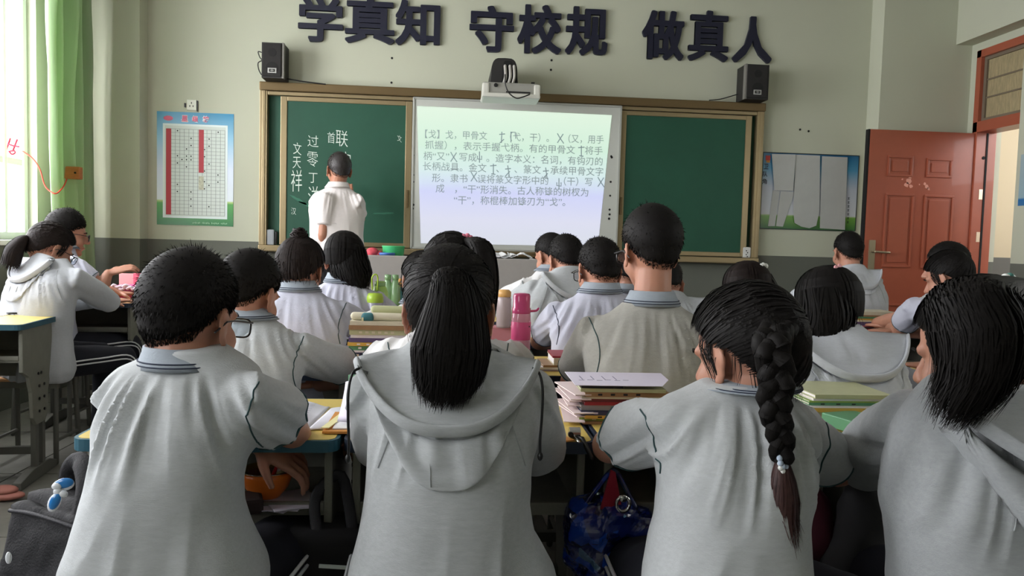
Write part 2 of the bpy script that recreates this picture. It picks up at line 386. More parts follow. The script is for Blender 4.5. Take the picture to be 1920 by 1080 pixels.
# the leaf stands open, folded back against the column
LX0, LX1, LY = 3.288, 4.165, 5.925
leaf = MB().b2(LX0, LX1, LY, LY + .045, .03, 2.145)
door = link('door_1', leaf.mesh('door', M_RED, bev=.003)); tag(door, 'red-brown panelled steel door standing open beside the notice board', 'door', kind='structure')
for (u0, v0, u1, v1) in [(1665, 291, 1710, 332), (1738, 296, 1784, 334), (1660, 362, 1706, 502), (1733, 365, 1780, 504)]:
    a = aty(u0, v0, LY); b = aty(u1, v1, LY); x0, x1 = a[0], b[0]; z1, z0 = a[2], b[2]
    m = MB()
    for (p, q, r, s) in [(x0, x1, z0, z0 + .018), (x0, x1, z1 - .018, z1), (x0, x0 + .018, z0 + .018, z1 - .018), (x1 - .018, x1, z0 + .018, z1 - .018)]: m.b2(p, q, LY - .009, LY, r, s)
    m.b2(x0 + .04, x1 - .04, LY - .006, LY, z0 + .04, z1 - .04)
    part('door_panel', m, M_RED, door, bev=.004)
for x0, z0 in ((3.44, .25), (3.79, .25)):
    m = MB()
    for (p, q, r, s) in [(x0, x0 + .22, z0, z0 + .018), (x0, x0 + .22, z0 + .5, z0 + .518), (x0, x0 + .018, z0, z0 + .5), (x0 + .2, x0 + .22, z0, z0 + .5)]: m.b2(p, q, LY - .009, LY, r, s)
    part('door_panel', m, M_RED, door, bev=.004)
part('dark_edge_strip', MB().b2(LX0 - .014, LX0, LY + .002, LY + .045, .03, 2.145), M_DARK, door)
part('dark_edge_strip', MB().b2(X1 + .075, X1 + .09, DY1 - .06, DY1 - .052, 0, 2.145), M_DARK, door)  # dark strip drawn in place of the shaded gap along the jamb
M_BRASS = mat('brushed_lock_metal', (178, 165, 140), .35, metal=.85)
a = aty(1633, 505, LY); b = aty(1633, 450, LY); hx = aty(1634, 480, LY)[0]
hp = part('lock_plate', MB().b2(hx - .03, hx + .022, LY - .014, LY, a[2] - .02, b[2]), M_BRASS, door, bev=.004, label='brushed steel lock plate')
hz = aty(1640, 472, LY)[2]
part('door_handle', MB().tube([(hx, LY - .01, hz), (hx, LY - .055, hz)], .010).tube([(hx, LY - .055, hz), (hx + .115, LY - .055, hz - .004)], .009), M_BRASS, hp, smooth=True)
ps = []
for (u, v, r) in [(1704, 340, .028), (1700, 346, .02), (1708, 349, .016), (1738, 350, .018), (1734, 345, .012), (1724, 346, .006), (1692, 336, .007), (1706, 333, .012), (1741, 354, .012)]:
    q = aty(u, v, LY - .0005); ps.append((q, r))
m = MB()
for q, r in ps:
    n = 11; rr = [r * (.7 + .5 * random.random()) for _ in range(n)]
    m.prism([(q[0] + rr[j] * math.cos(2 * PI * j / n), q[2] + rr[j] * math.sin(2 * PI * j / n)) for j in range(n)], LY - .0008, LY - .0001)
part('bare_patch', m, mat('chipped_pink_primer', (228, 160, 140), .7), door, label='chipped pink patch where a sticker was torn off')

# ------------------------------------------------------------------ green curtain
def curtain():
    pts = []; n = 70
    for i in range(n + 1):
        t = i / n; pts.append((t, .045 * math.sin(t * 31) + .02 * math.sin(t * 13 + 1)))
    mb = MB(); rings = []; zs = np.linspace(.80, 3.2, 26)
    for z in zs:
        k = (z - .8) / 2.4; ya = 5.30 + .03 * math.sin(z * 2.2) + .03 * (1 - k); yb = 5.965 - .05 * k
        amp = 1 + .25 * math.sin(z * 3); fr_ = [(-2.62 + amp * w * (.8 + .2 * math.sin(z * 4 + t * 20)), ya + (yb - ya) * t, z) for t, w in pts]
        bk = [(x - .006, y, z_) for x, y, z_ in fr_[::-1]]
        rings.append(fr_ + bk)
    return mb.loft(rings)
M_CURT = mat('green_curtain_cloth', (166, 188, 152), .75, noise=.12, nscale=3, stretch=(1, 1, .25), sheen=.3)
nt = M_CURT.node_tree; b_ = nt.nodes['Principled BSDF']; tl = nt.nodes.new('ShaderNodeBsdfTranslucent'); tl.inputs[0].default_value = lin((176, 204, 152)) + (1,)
mx_ = nt.nodes.new('ShaderNodeMixShader'); mx_.inputs[0].default_value = .3; nt.links.new(b_.outputs[0], mx_.inputs[1]); nt.links.new(tl.outputs[0], mx_.inputs[2]); nt.links.new(mx_.outputs[0], nt.nodes['Material Output'].inputs[0])
ct = thing('curtain', 'long green gathered curtain hanging beside the bright window', 'curtain', (-2.62, 5.63, .80))
part('drape', curtain(), M_CURT, ct, world=True, smooth=True)
part('curtain_rod', MB().tube([(-2.62, 3.3, 3.21), (-2.62, 6.05, 3.21)], .014, 10), M_WHITEF, ct, world=True, smooth=True)
wood = aty(135, 325, 5.62); M_WOODB = mat('orange_wood', (184, 112, 62), .6, noise=.15, nscale=30, stretch=(1, 1, 5))
wb = thing('wooden_block', 'small orange wooden tag clipped on the green curtain', 'tag', (wood[0], 5.58, wood[2] - .04))
part('block', MB().box((wood[0], 5.585, wood[2]), (.155, .05, .085)), M_WOODB, wb, world=True, bev=.006)
part('screw', MB().cyl((wood[0] + .05, 5.557, wood[2]), .007, .008, 10, 'y'), M_DARK, wb, world=True)
cord = [aty(*p, 5.28 + max(0, i - 5) * .07) for i, p in enumerate([(42, 283), (62, 298), (75, 318), (83, 345), (92, 357), (104, 363), (114, 356), (121, 346), (125, 336)])]
def spl(P, n=6):
    P = [np.array(p, float) for p in P]; out = []
    for i in range(len(P) - 1):
        p0, p1, p2, p3 = P[max(i - 1, 0)], P[i], P[i + 1], P[min(i + 2, len(P) - 1)]
        for k in range(n):
            t = k / n; out.append(.5 * ((2 * p1) + (-p0 + p2) * t + (2 * p0 - 5 * p1 + 4 * p2 - p3) * t * t + (-p0 + 3 * p1 - 3 * p2 + p3) * t ** 3))
    return out + [P[-1]]
M_REDC = mat('red_cord', (214, 70, 50), .6)
solo('hanging_string', MB().tube(spl(cord), .0045, 6), M_REDC, 'thin red cord drooping from the window to the wooden tag', 'cord', smooth=True)
pc = [aty(*p, 5.40) for p in [(12, 280), (17, 260), (19, 272), (24, 270), (31, 264), (26, 283)]]
m = MB()
for pl in ([(12, 280), (19, 260)], [(24, 283), (32, 262)], [(15, 270), (24, 273), (35, 275)], [(13, 279), (9, 280)], [(17, 284), (22, 289), (28, 287), (27, 283), (20, 283)]):
    q = [aty(*p, 5.40) for p in pl]; m.tube(spl(q, 4), .006, 6)
solo('window_ornament', m, mat('pink_red_paper', (206, 60, 84), .6), 'small red paper ornament hanging at the bright window', 'ornament', smooth=True)

# ------------------------------------------------------------------ blackboard with sliding panels
YB = 6.169
def bx(u, v=320, y=YB): return aty(u, v, y)[0]
BX0, BX1, BZ0, BZ1 = -1.483, 2.517, 1.05, 2.35
M_FRAME = mat('bronze_aluminium', (150, 134, 102), .35, metal=.55, noise=.05, nscale=3)
M_FRAME2 = mat('dark_bronze_aluminium', (112, 94, 64), .4, metal=.5)
M_GREEN = mat('green_chalkboard', (28, 78, 59), .55, noise=.10, nscale=2.5)
bb = thing('blackboard', 'wide green chalkboard in a bronze frame with sliding panels on the front wall', 'blackboard', ((BX0 + BX1) / 2, YB, BZ0))
part('back_panel', MB().b2(BX0 + .05, BX1 - .05, YW - .012, YW - .002, BZ0 + .05, BZ1 - .05), M_GREEN, bb, world=True)
fx = [(BX0, BX0 + .058), (BX1 - .058, BX1)]
for a, b in fx: part('frame_post', MB().b2(a, b, YB - .01, YW, BZ0 + .05, BZ1 - .06).b2(a + .02, b - .015, YB - .016, YB - .01, BZ0 + .05, BZ1 - .06), M_FRAME, bb, world=True, bev=.004)
part('top_rail', MB().b2(BX0, BX1, YB - .035, YW, BZ1 - .065, BZ1), M_FRAME2, bb, world=True, bev=.008, label='dark bronze top rail')
part('top_track', MB().b2(BX0 + .06, BX1 - .06, YB - .008, YW - .015, BZ1 - .095, BZ1 - .067), M_FRAME, bb, world=True, bev=.003)
part('bottom_rail', MB().b2(BX0, BX1, YB - .035, YW, BZ0, BZ0 + .05), M_FRAME, bb, world=True, bev=.008)
part('chalk_ledge', MB().b2(-.05, 1.1, YB - .10, YB - .036, BZ0 + .012, BZ0 + .03).b2(-.05, 1.1, YB - .10, YB - .094, BZ0 + .03, BZ0 + .045), M_FRAME2, bb, world=True, bev=.003)
def sliding(name, x0, x1, lab):
    p = part(name, MB().b2(x0 + .05, x1 - .05, YB + .006, YB + .02, BZ0 + .09, BZ1 - .135), M_GREEN, bb, world=True, label=lab)
    part('panel_frame', MB().b2(x0, x0 + .05, YB - .002, YB + .03, BZ0 + .055, BZ1 - .1).b2(x1 - .05, x1, YB - .002, YB + .03, BZ0 + .055, BZ1 - .1).b2(x0 + .05, x1 - .05, YB - .002, YB + .03, BZ0 + .055, BZ0 + .09).b2(x0 + .05, x1 - .05, YB - .002, YB + .03, BZ1 - .135, BZ1 - .1), M_FRAME, p, world=True, bev=.004)
    return p
lx0, lx1 = bx(525), bx(771); rx0, rx1 = bx(1160), bx(1406)
pl = sliding('left_panel', lx0, lx1, 'left sliding green panel with chalk writing')
pr_ = sliding('right_panel', rx0, rx1, 'right sliding green panel, clean')
part('pull_handle', MB().b2(lx1 - .035, lx1 - .018, YB - .016, YB - .003, 1.42, 1.56), M_FRAME2, pl, world=True, bev=.003)
part('pull_handle', MB().b2(rx0 + .018, rx0 + .035, YB - .016, YB - .003, 1.42, 1.56), M_FRAME2, pr_, world=True, bev=.003)
M_CHALK = mat('white_chalk', (214, 226, 216), .9)
def chalk(s, u0, v0, u1, v1, tilt=0.0, thin=-.012):
    a = aty(u0, v0, YB + .0045); b = aty(u1, v1, YB + .0045); mb = MB(); text_fit(mb, s, a[0], b[0], b[2], a[2], YB + .0045, thin, slope=tilt); return mb
for s, u0, v0, u1, v1, tl_ in [('首', 614, 247, 628, 268, -.1), ('联', 630, 243, 652, 274, -.1), ('过', 577, 253, 597, 275, -.05), ('零', 576, 284, 596, 312, -.05), ('丁', 579, 324, 595, 343, -.02), ('洋', 578, 349, 597, 390, .02), ('文', 550, 266, 565, 289, -.15), ('天', 549, 294, 564, 316, .02), ('祥', 546, 319, 566, 360, .06), ('汉', 546, 389, 555, 402, -.1), ('文', 745, 252, 753, 264, -.4), ('宋', 638, 282, 658, 316, -.2)]:
    c_ = chalk(s, u0, v0, u1, v1, tl_, -.008); part('chalk_character', c_, M_CHALK, pl, world=True, fixn=False, label='chalk character ' + s)
sm = MB()
for (u, v, w_, h_, t_) in [(585, 388, 50, 6, -.35), (560, 375, 36, 5, -.5), (720, 400, 40, 3, .05), (640, 390, 60, 4, .2)]:
    q = aty(u, v, YB + .0055); c2 = math.cos(t_); s2 = math.sin(t_); k = .0042; n = 20; poly = []
    for j in range(n):
        g_ = 2 * PI * j / n; x_ = w_ / 2 * k * math.cos(g_) * (.9 + .2 * random.random()); z_ = h_ / 2 * k * math.sin(g_) * (.7 + .6 * random.random()); poly.append((q[0] + x_ * c2 - z_ * s2, q[2] + x_ * s2 + z_ * c2))
    sm.prism(poly, YB + .0052, YB + .0058)
part('chalk_smear', sm, mat('smeared_chalk', (58, 112, 90), .8), pl, world=True)
# things in the side slots
ph = thing('pen_holder', 'grey plastic pen tray standing in the left end of the blackboard frame', 'pen holder', (bx(508), YB + .015, BZ0 + .05))
a = aty(500, 430, YB + .02); b = aty(515, 459, YB + .02)
part('cup', MB().b2(a[0], b[0], YB - .002, YB + .03, BZ0 + .05, a[2]), mat('grey_plastic_gloss', (150, 155, 160), .3), ph, world=True, bev=.012)
part('marker', MB().tube([(b[0] + .012, YB + .01, BZ0 + .06), (b[0] + .014, YB + .01, BZ0 + .15)], .009), mat('black_plastic', (24, 24, 25), .4), ph, world=True, smooth=True)
a = aty(1391, 463, YB + .02); b = aty(1405, 489, YB + .02)
rc = thing('remote_control', 'white remote control tucked in the right end of the blackboard frame', 'remote control', ((a[0] + b[0]) / 2, YB + .01, BZ0 + .05))
part('casing', MB().b2(a[0], b[0], YB - .004, YB + .02, BZ0 + .05, a[2]), mat('white_plastic', (212, 214, 212), .4), rc, world=True, bev=.009)
for k in range(5): part('button', MB().cyl((a[0] + .03 + .01 * (k % 2), YB - .005, a[2] - .03 - .016 * k), .005, .004, 8, 'y'), MATS['black_plastic'], rc, world=True)

# ------------------------------------------------------------------ interactive whiteboard with the projected page
wx0, wx1 = bx(773), bx(1160); wz0, wz1 = BZ0 + .055, BZ1 - .072
M_WB = mat('whiteboard_grey', (196, 199, 192), .3, coat=.3)
wbd = thing('interactive_whiteboard', 'white projection board with a projected page of Chinese text between the green panels', 'whiteboard', ((wx0 + wx1) / 2, YB, wz0))
part('board', MB().b2(wx0, wx1, YB - .022, YB + .03, wz0, wz1), M_WB, wbd, world=True, bev=.004)
part('board_frame', MB().b2(wx0 - .004, wx0 + .012, YB - .030, YB - .02, wz0, wz1).b2(wx1 - .012, wx1 + .004, YB - .030, YB - .02, wz0, wz1).b2(wx0, wx1, YB - .030, YB - .02, wz1 - .012, wz1 + .004).b2(wx0, wx1, YB - .030, YB - .02, wz0 - .004, wz0 + .012), mat('light_aluminium', (186, 188, 182), .35, metal=.4), wbd, world=True, bev=.002)
YS = YB - .0235
def slide_mat():
    m = bpy.data.materials.new('projected_page'); m.use_nodes = True; nt = m.node_tree; N = nt.nodes; L = nt.links
    b = N['Principled BSDF']; b.inputs['Base Color'].default_value = (.05, .05, .05, 1); b.inputs['Roughness'].default_value = .35
    tc = N.new('ShaderNodeTexCoord'); s = N.new('ShaderNodeSeparateXYZ'); L.new(tc.outputs['Object'], s.inputs[0])
    mr = N.new('ShaderNodeMapRange'); mr.inputs['From Min'].default_value = 0; mr.inputs['From Max'].default_value = 1.08; L.new(s.outputs['Z'], mr.inputs['Value'])
    cr = N.new('ShaderNodeValToRGB'); L.new(mr.outputs[0], cr.inputs['Fac']); e = cr.color_ramp.elements
    e[0].position = 0; e[0].color = lin((208, 213, 222)) + (1,); e[1].position = 1; e[1].color = lin((216, 236, 216)) + (1,)
    for p_, c_ in ((.22, (212, 214, 232)), (.42, (200, 205, 240)), (.58, (206, 228, 226)), (.75, (202, 230, 210))):
        q = e.new(p_); q.color = lin(c_) + (1,)
    L.new(cr.outputs[0], b.inputs['Emission Color']); b.inputs['Emission Strength'].default_value = SLIDE_E
    return m
SLIDE_E = 1.36
cs = [aty(u, v, YS) for u, v in ((782, 199), (1147, 216), (1121, 462), (789, 456))]
pg = MB().prism([(c[0], c[2]) for c in cs], YS - .0008, YB - .0225)
page = part('projected_page', pg, slide_mat(), wbd, world=True, label='lit projected page, pale green above and lavender below')
M_TXT = mat('projected_lettering', (128, 140, 142), .6, emit=.72)
M_TXT2 = mat('projected_dark_strokes', (122, 136, 140), .6, emit=.72)
L_ = [('【戈】戈，甲骨文　　（弋，干）。　（又，用手', 797, 251, 1132, 262), ('抓握），表示手握弋柄。有的甲骨文　将手', 797, 271, 1130, 283), ('柄“又”　写成　。造字本义：名词，有钩刃的', 794, 292, 1130, 303), ('长柄战具。金文　、　、篆文　承续甲骨文字', 793, 311, 1131, 322), ('形。隶书　误将篆文字形中的　（干）写', 810, 333, 1111, 341), ('成　，“干”形消失。古人称锋的树杈为', 817, 353, 1103, 361), ('“干”，称棍棒加锋刃为“戈”。', 851, 375, 1060, 379)]
for i_, (s, u0, v0, u1, v1) in enumerate(L_):
    a = aty(u0, v0, YS - .0015); b = aty(u1, v1, YS - .0015); h = 8.2 * .00425
    t_ = MB(); text_fit(t_, s, a[0], b[0], a[2] - h, a[2] + h, YS - .0016, .004, slope=(b[2] - a[2]) / (b[0] - a[0]) * 1.0); part('text_line', t_, M_TXT, page, world=True, fixn=False, label='line %d of the projected text' % (i_ + 1), kind='stuff')
def stroke(mb, pts, w):
    q = [aty(u, v, YS - .0018) for u, v in pts]; mb.tube(q, w, 5, False, flat=.15, upv=(0, 1, 0))
for (cx, cy, s) in [(941, 256, 'a'), (961, 256, 'b'), (1051, 259, 'x'), (1090, 283, 't'), (851, 294, 'x'), (899, 295, 'o'), (925, 317, 't'), (952, 321, 'k'), (1023, 325, 'k'), (889, 331, 'x'), (1048, 345, 'o'), (1127, 341, 'x')]:
    g_ = {'a': [[(0, -9), (-1, 12)], [(-5, -4), (6, -5)], [(-4, 12), (4, 5)]], 'b': [[(-3, -9), (-3, 11)], [(-3, -8), (5, -8), (6, 4)]], 'x': [[(-6, -9), (-1, 0), (6, 10)], [(5, -8), (-6, 9)]], 't': [[(0, -10), (0, 10)], [(-6, -6), (6, -7)], [(-4, 9), (4, 10)]],
          'o': [[(0, -11), (0, 10)], [(-4, -3), (-4, 3), (4, 4), (4, -3)]], 'k': [[(0, -11), (3, 11)], [(-5, -4), (6, -5)], [(4, 0), (-5, 10)]]}[s]
    gl = MB()
    for p_ in g_: stroke(gl, [(cx + a, cy + b) for a, b in p_], .0042)
    part('ancient_glyph', gl, M_TXT2, page, world=True, label='darker ancient character drawing')
ic = MB()
for u, v in [(1146, 293), (1147, 295), (1145, 341), (1144, 367), (1143, 393), (1143, 402), (1142, 410), (775, 278), (775, 291), (775, 328), (775, 341), (775, 384), (774, 391)]:
    q = aty(u, v, YB - .0225); ic.cyl((q[0], YB - .0228, q[2]), .007 + .004 * random.random(), .001, 8, 'y')
part('side_icons', ic, MATS['black_plastic'], wbd, world=True, kind='stuff')

# ------------------------------------------------------------------ nine wall characters
M_NAVY = mat('navy_lettering', (27, 29, 48), .45)
CH = [('学', 561, -6, 641, 79, 'just left of the speaker-side 真'), ('真', 649, -6, 738, 82, ''), ('知', 743, 0, 824, 86, ''), ('守', 881, 10, 963, 98, ''), ('校', 971, 8, 1053, 101, ''), ('规', 1061, 12, 1140, 104, ''), ('做', 1204, 19, 1284, 112, ''), ('真', 1291, 19, 1368, 115, ''), ('人', 1374, 30, 1450, 118, '')]
LBL = ['navy wall character 学, first of the slogan, nearest the left speaker', 'navy wall character 真 in the left group, between 学 and 知', 'navy wall character 知 ending the left group of three', 'navy wall character 守 starting the middle group', 'navy wall character 校 in the middle of the middle group, above the projector', 'navy wall character 规 ending the middle group of three', 'navy wall character 做 starting the right group', 'navy wall character 真 in the right group, between 做 and 人', 'navy wall character 人, last of the slogan, above the right speaker']
for (s, u0, v0, u1, v1, _), lb in zip(CH, LBL):
    y = YW - .028; a = aty(u0, v0, y); b = aty(u1, v1, y); a2 = aty((u0 + u1) / 2, v0, y); b2_ = aty((u0 + u1) / 2, v1, y)
    xc = (aty(u0, (v0 + v1) / 2, y)[0] + aty(u1, (v0 + v1) / 2, y)[0]) / 2; w_ = (u1 - u0) / F * 6.22
    mb = MB(); e_ = .0105
    for k in range(12):
        g_ = 2 * PI * k / 12; ox, oz = e_ * max(-.75, min(.75, math.cos(g_))) * 1.33, e_ * max(-.75, min(.75, math.sin(g_))) * 1.33 * .8
        text_fit(mb, s, xc - w_ / 2 + e_ + ox, xc + w_ / 2 - e_ + ox, b2_[2] + e_ + oz, a2[2] - e_ + oz, YW - .001, 0, .027 + .00012 * k)
    solo('wall_character', mb, M_NAVY, lb, 'lettering', group='nine navy slogan characters on the front wall', fixn=False)

# ------------------------------------------------------------------ speakers, projector, socket, posters
M_BLK = mat('black_speaker_vinyl', (38, 37, 36), .55, noise=.1, nscale=40)
M_GRILLE = mat('black_speaker_cloth', (44, 43, 42), .95, bump=.4, bscale=400)
def speaker(u0, u1, v0, v1, lab, side):
    y = 6.0; a = aty(u0, v0, y); b = aty(u1, v1, y); x0, x1 = a[0], b[0]; z1 = a[2]; z0 = BZ1 + .002
    t = thing('loudspeaker', lab, 'speaker', ((x0 + x1) / 2, 6.09, z0), group='pair of black wall loudspeakers')
    part('cabinet', MB().b2(x0, x1, y + .01, 6.20, z0, z1), M_BLK, t, world=True, bev=.004)
    part('trim_strip', MB().b2(x1 - .012, x1 + .002, y + .004, y + .05, z0, z1) if side < 0 else MB().b2(x0 - .002, x0 + .012, y + .004, y + .05, z0, z1), mat('grey_trim', (120, 118, 112), .5), t, world=True)
    part('grille', MB().b2(x0 + .01, x1 - .016, y - .004, y + .01, z0 + .012, z1 - .01), M_GRILLE, t, world=True, bev=.004)
    cx = (x0 + x1) / 2
    part('driver', MB().cyl((cx, y - .0045, z1 - .075), .03, .003, 20, 'y'), mat('driver_black', (32, 31, 31), .9), t, world=True, label='small round tweeter outline')  # discs a little darker than the grille cloth mark the drivers
    part('driver', MB().cyl((cx, y - .0045, z1 - .19), .045, .003, 20, 'y'), MATS['driver_black'], t, world=True, label='large round woofer outline')
    g = part('badge', MB().b2(cx - .032, cx + .032, y - .007, y - .004, z0 + .035, z0 + .072), mat('badge_silver', (176, 176, 172), .4, metal=.3), t, world=True, bev=.002, label='silver maker badge')
    part('badge_centre', MB().b2(cx - .022, cx + .022, y - .009, y - .007, z0 + .043, z0 + .064), MATS['black_plastic'], g, world=True)
    part('badge_mark', MB().b2(cx - .013, cx + .013, y - .0105, y - .009, z0 + .052, z0 + .056).b2(cx - .002, cx + .002, y - .0105, y - .009, z0 + .046, z0 + .062), MATS['badge_silver'], g, world=True)
    return x0, x1, z0, z1
s1 = speaker(490, 531, 78, 150, 'black loudspeaker on the upper left corner of the blackboard frame', -1)
s2 = speaker(1400, 1441, 119, 190, 'black loudspeaker on the upper right corner of the blackboard frame', 1)
def wire(pts, y, r, lab, name='cable', m=None):
    q = [aty(u, v, y) for u, v in pts]; solo(name, MB().tube(spl(q), r, 6), m or MATS['black_plastic'], lab, 'cable', smooth=True)
wire([(490, 98), (484, 97), (487, 107), (491, 113), (484, 118), (485, 130), (490, 140)], 6.15, .004, 'black cable looping at the side of the left speaker')
wire([(534, 147), (552, 150), (570, 153), (610, 158)], 6.13, .005, 'black cable running from the left speaker along the frame')
wire([(1330, 188), (1350, 186), (1372, 180), (1395, 173)], 6.16, .004, 'thin cable running up to the right speaker')
# projector on its wall arm
M_PW = mat('projector_white', (208, 208, 198), .4); M_PG = mat('projector_grey', (150, 150, 142), .5)
PY = 5.62; a = aty(905, 152, PY); b = aty(1012, 189, PY); px0, px1, pz1, pz0 = a[0], b[0], a[2], b[2] + .012
pj = thing('projector', 'white short-throw projector hanging above the whiteboard', 'projector', ((px0 + px1) / 2, PY + .12, pz0))
part('housing', MB().b2(px0, px1, PY, PY + .26, pz0 + .02, pz1), M_PG, pj, world=True, bev=.02)
part('lower_shell', MB().b2(px0 - .004, px1 + .004, PY - .012, PY + .26, pz0, pz0 + .032), M_PW, pj, world=True, bev=.014, label='bright white lower shell')
part('side_cheek', MB().b2(px0 - .002, px0 + .05, PY - .010, PY + .05, pz0 + .02, pz1 - .008), M_PW, pj, world=True, bev=.012)
part('side_cheek', MB().b2(px1 - .045, px1 + .002, PY - .010, PY + .05, pz0 + .02, pz1 - .01), M_PW, pj, world=True, bev=.012)
part('vent_slot', MB().b2(px0 + .17, px1 - .07, PY - .004, PY + .01, pz0 + .036, pz0 + .046), MATS['black_plastic'], pj, world=True)
part('port', MB().cyl((px0 + .095, PY - .004, pz1 - .025), .014, .012, 14, 'y'), MATS['black_plastic'], pj, world=True)
part('focus_knob', MB().b2(px1 - .06, px1 - .035, PY + .05, PY + .08, pz1, pz1 + .018), MATS['black_plastic'], pj, world=True)
a = aty(920, 106, 5.72); b = aty(972, 153, 5.72)
ax0, ax1, az1 = a[0], b[0], a[2]
arm = thing('projector_mount', 'black arched wall mount holding the white projector', 'wall mount', ((ax0 + ax1) / 2, YW - .02, pz1))
def arch(x0, x1, z0, z1, n=14, p=.45):
    c = (x0 + x1) / 2; pts = [(x0, z0)]
    for j in range(n + 1):
        t = PI - PI * j / n; pts.append((c + (x1 - x0) / 2 * math.copysign(abs(math.cos(t)) ** p, math.cos(t)) * .93, z0 + (z1 - z0) * (.35 + .65 * math.sin(t) ** .8)))
    return pts + [(x1, z0)]
part('arm_cover', MB().prism(arch(ax0, ax1, pz1 + .006, az1), 5.74, YW - .002), M_BLK, arm, world=True, bev=.004)
part('arm_mouth', MB().prism(arch(ax0 + .085, ax1 - .035, pz1 + .008, az1 - .02), 5.735, 5.741), M_DARK, arm, world=True)
part('bracket_plate', MB().b2(ax0 + .05, ax1 + .02, 5.70, 5.76, pz1 + .001, pz1 + .012), M_PG, arm, world=True)
for dx in (.10, .135, .165): part('cable_bundle', MB().tube(spl([(ax0 + dx, 5.73, pz1 + .01), (ax0 + dx + .012, 5.71, pz1 + .06), (ax0 + dx + .008, 5.73, az1 - .06)], 4), .011, 8), mat('pale_cable', (176, 174, 166), .5), arm, world=True, smooth=True)
wire([(947, 140), (948, 160), (955, 175), (968, 184), (980, 182), (993, 177)], 5.57, .005, 'black cable hanging in a loop in front of the projector')
# socket and poster, left
a = aty(351, 187, YW); b = aty(369, 207, YW)
so = thing('wall_socket', 'small white wall socket above the blue and green chart', 'socket', ((a[0] + b[0]) / 2, YW, b[2]))
part('socket_plate', MB().b2(a[0], b[0], YW - .012, YW, b[2], a[2]), mat('socket_plastic', (226, 228, 214), .4), so, world=True, bev=.003)
cx, cz = (a[0] + b[0]) / 2, (a[2] + b[2]) / 2
for dx, dz in ((-.012, -.01), (.012, -.01), (0, .014)): part('socket_slot', MB().b2(cx + dx - .003, cx + dx + .003, YW - .014, YW - .011, cz + dz - .006, cz + dz + .006), MATS['black_plastic'], so, world=True)
part('cord_channel', MB().b2(b[0] + .002, b[0] + .010, YW - .01, YW, b[2] - .01, a[2] - .006), MATS['black_plastic'], so, world=True)
part('bracket_clip', MB().b2(a[0] - .02, a[0] - .008, YW - .01, YW, cz - .02, cz + .012), MATS['black_plastic'], so, world=True)

def flat(mb, x0, x1, z0, z1, y, t=.0006): return mb.b2(x0, x1, y - t, y, z0, z1)
PX0, PX1, PZ0, PZ1 = -2.272, -1.695, 1.235, 2.105
def grad_mat(key, stops, axis='Z', span=1.0):
    m = bpy.data.materials.new(key); m.use_nodes = True; nt = m.node_tree; N = nt.nodes; L = nt.links; b = N['Principled BSDF']; b.inputs['Roughness'].default_value = .3
    tc = N.new('ShaderNodeTexCoord'); s = N.new('ShaderNodeSeparateXYZ'); L.new(tc.outputs['Object'], s.inputs[0]); mr = N.new('ShaderNodeMapRange'); mr.inputs['From Max'].default_value = span
    L.new(s.outputs[axis], mr.inputs['Value']); cr = N.new('ShaderNodeValToRGB'); L.new(mr.outputs[0], cr.inputs['Fac']); e = cr.color_ramp.elements
    e[0].position, e[0].color = stops[0][0], lin(stops[0][1]) + (1,); e[1].position, e[1].color = stops[-1][0], lin(stops[-1][1]) + (1,)
    for p_, c_ in stops[1:-1]: q = e.new(p_); q.color = lin(c_) + (1,)
    L.new(cr.outputs[0], b.inputs['Base Color']); return m
po = thing('chart_poster', 'blue and green class chart poster with two red bars, left of the blackboard', 'poster', ((PX0 + PX1) / 2, YW - .004, PZ0))
part('poster_sheet', MB().b2(PX0, PX1, YW - .004, YW - .001, PZ0, PZ1), grad_mat('poster_sky', [(0, (44, 120, 72)), (.195, (70, 160, 66)), (.215, (176, 206, 120)), (.225, (226, 236, 244)), (.5, (214, 226, 246)), (.78, (140, 196, 226)), (1, (24, 138, 184))], 'Z', PZ1 - PZ0), po, world=True)
gx0, gx1, gz0, gz1 = PX0 + .045, PX1 - .045, PZ0 + .055, PZ1 - .09
part('grid_field', flat(MB(), gx0, gx1, gz0, gz1, YW - .0045), mat('chart_border_white', (228, 240, 240), .4), po, world=True)
gi = part('grid_paper', flat(MB(), gx0 + .015, gx1 - .015, gz0 + .015, gz1 - .015, YW - .0052), mat('chart_paper', (212, 222, 216), .4), po, world=True)
m = MB(); R_, C_ = 24, 13; h0, h1, w0, w1_ = gz0 + .025, gz1 - .04, gx0 + .025, gx1 - .02
for r in range(R_ + 1): z = h0 + (h1 - h0) * r / R_; flat(m, w0, w1_, z - .0011, z + .0011, YW - .0062)
for c in range(C_ + 1): x = w0 + (w1_ - w0) * c / C_; flat(m, x - .0011, x + .0011, h0, h1, YW - .0062)
part('grid_lines', m, mat('grid_grey', (140, 150, 148), .6), gi, world=True, kind='stuff')
part('red_bar', flat(MB(), w0, w0 + .038, h0, h1, YW - .0068), mat('chart_red', (186, 56, 68), .5), po, world=True)
part('red_bar', flat(MB(), w0 + .245, w0 + .283, h1 - (h1 - h0) * .5, h1, YW - .0068), MATS['chart_red'], po, world=True)
part('photo_strip', flat(MB(), w0 + .245, w0 + .283, h1 - (h1 - h0) * .7, h1 - (h1 - h0) * .54, YW - .0068), mat('pale_photo', (190, 192, 170), .5, noise=.3, nscale=60), po, world=True)
m = MB()
for k in range(34):
    c = random.choice([1, 2, 3, 4, 5, 5, 7, 8, 9, 10, 11]); r = random.randint(2, R_ - 1); x = w0 + (w1_ - w0) * (c + .5) / C_; z = h0 + (h1 - h0) * (r + .5) / R_; m.cyl((x, YW - .0066, z), .0055, .001, 8, 'y')
part('star_mark', m, mat('mark_ink', (50, 60, 60), .6), gi, world=True, kind='stuff')
m = MB()
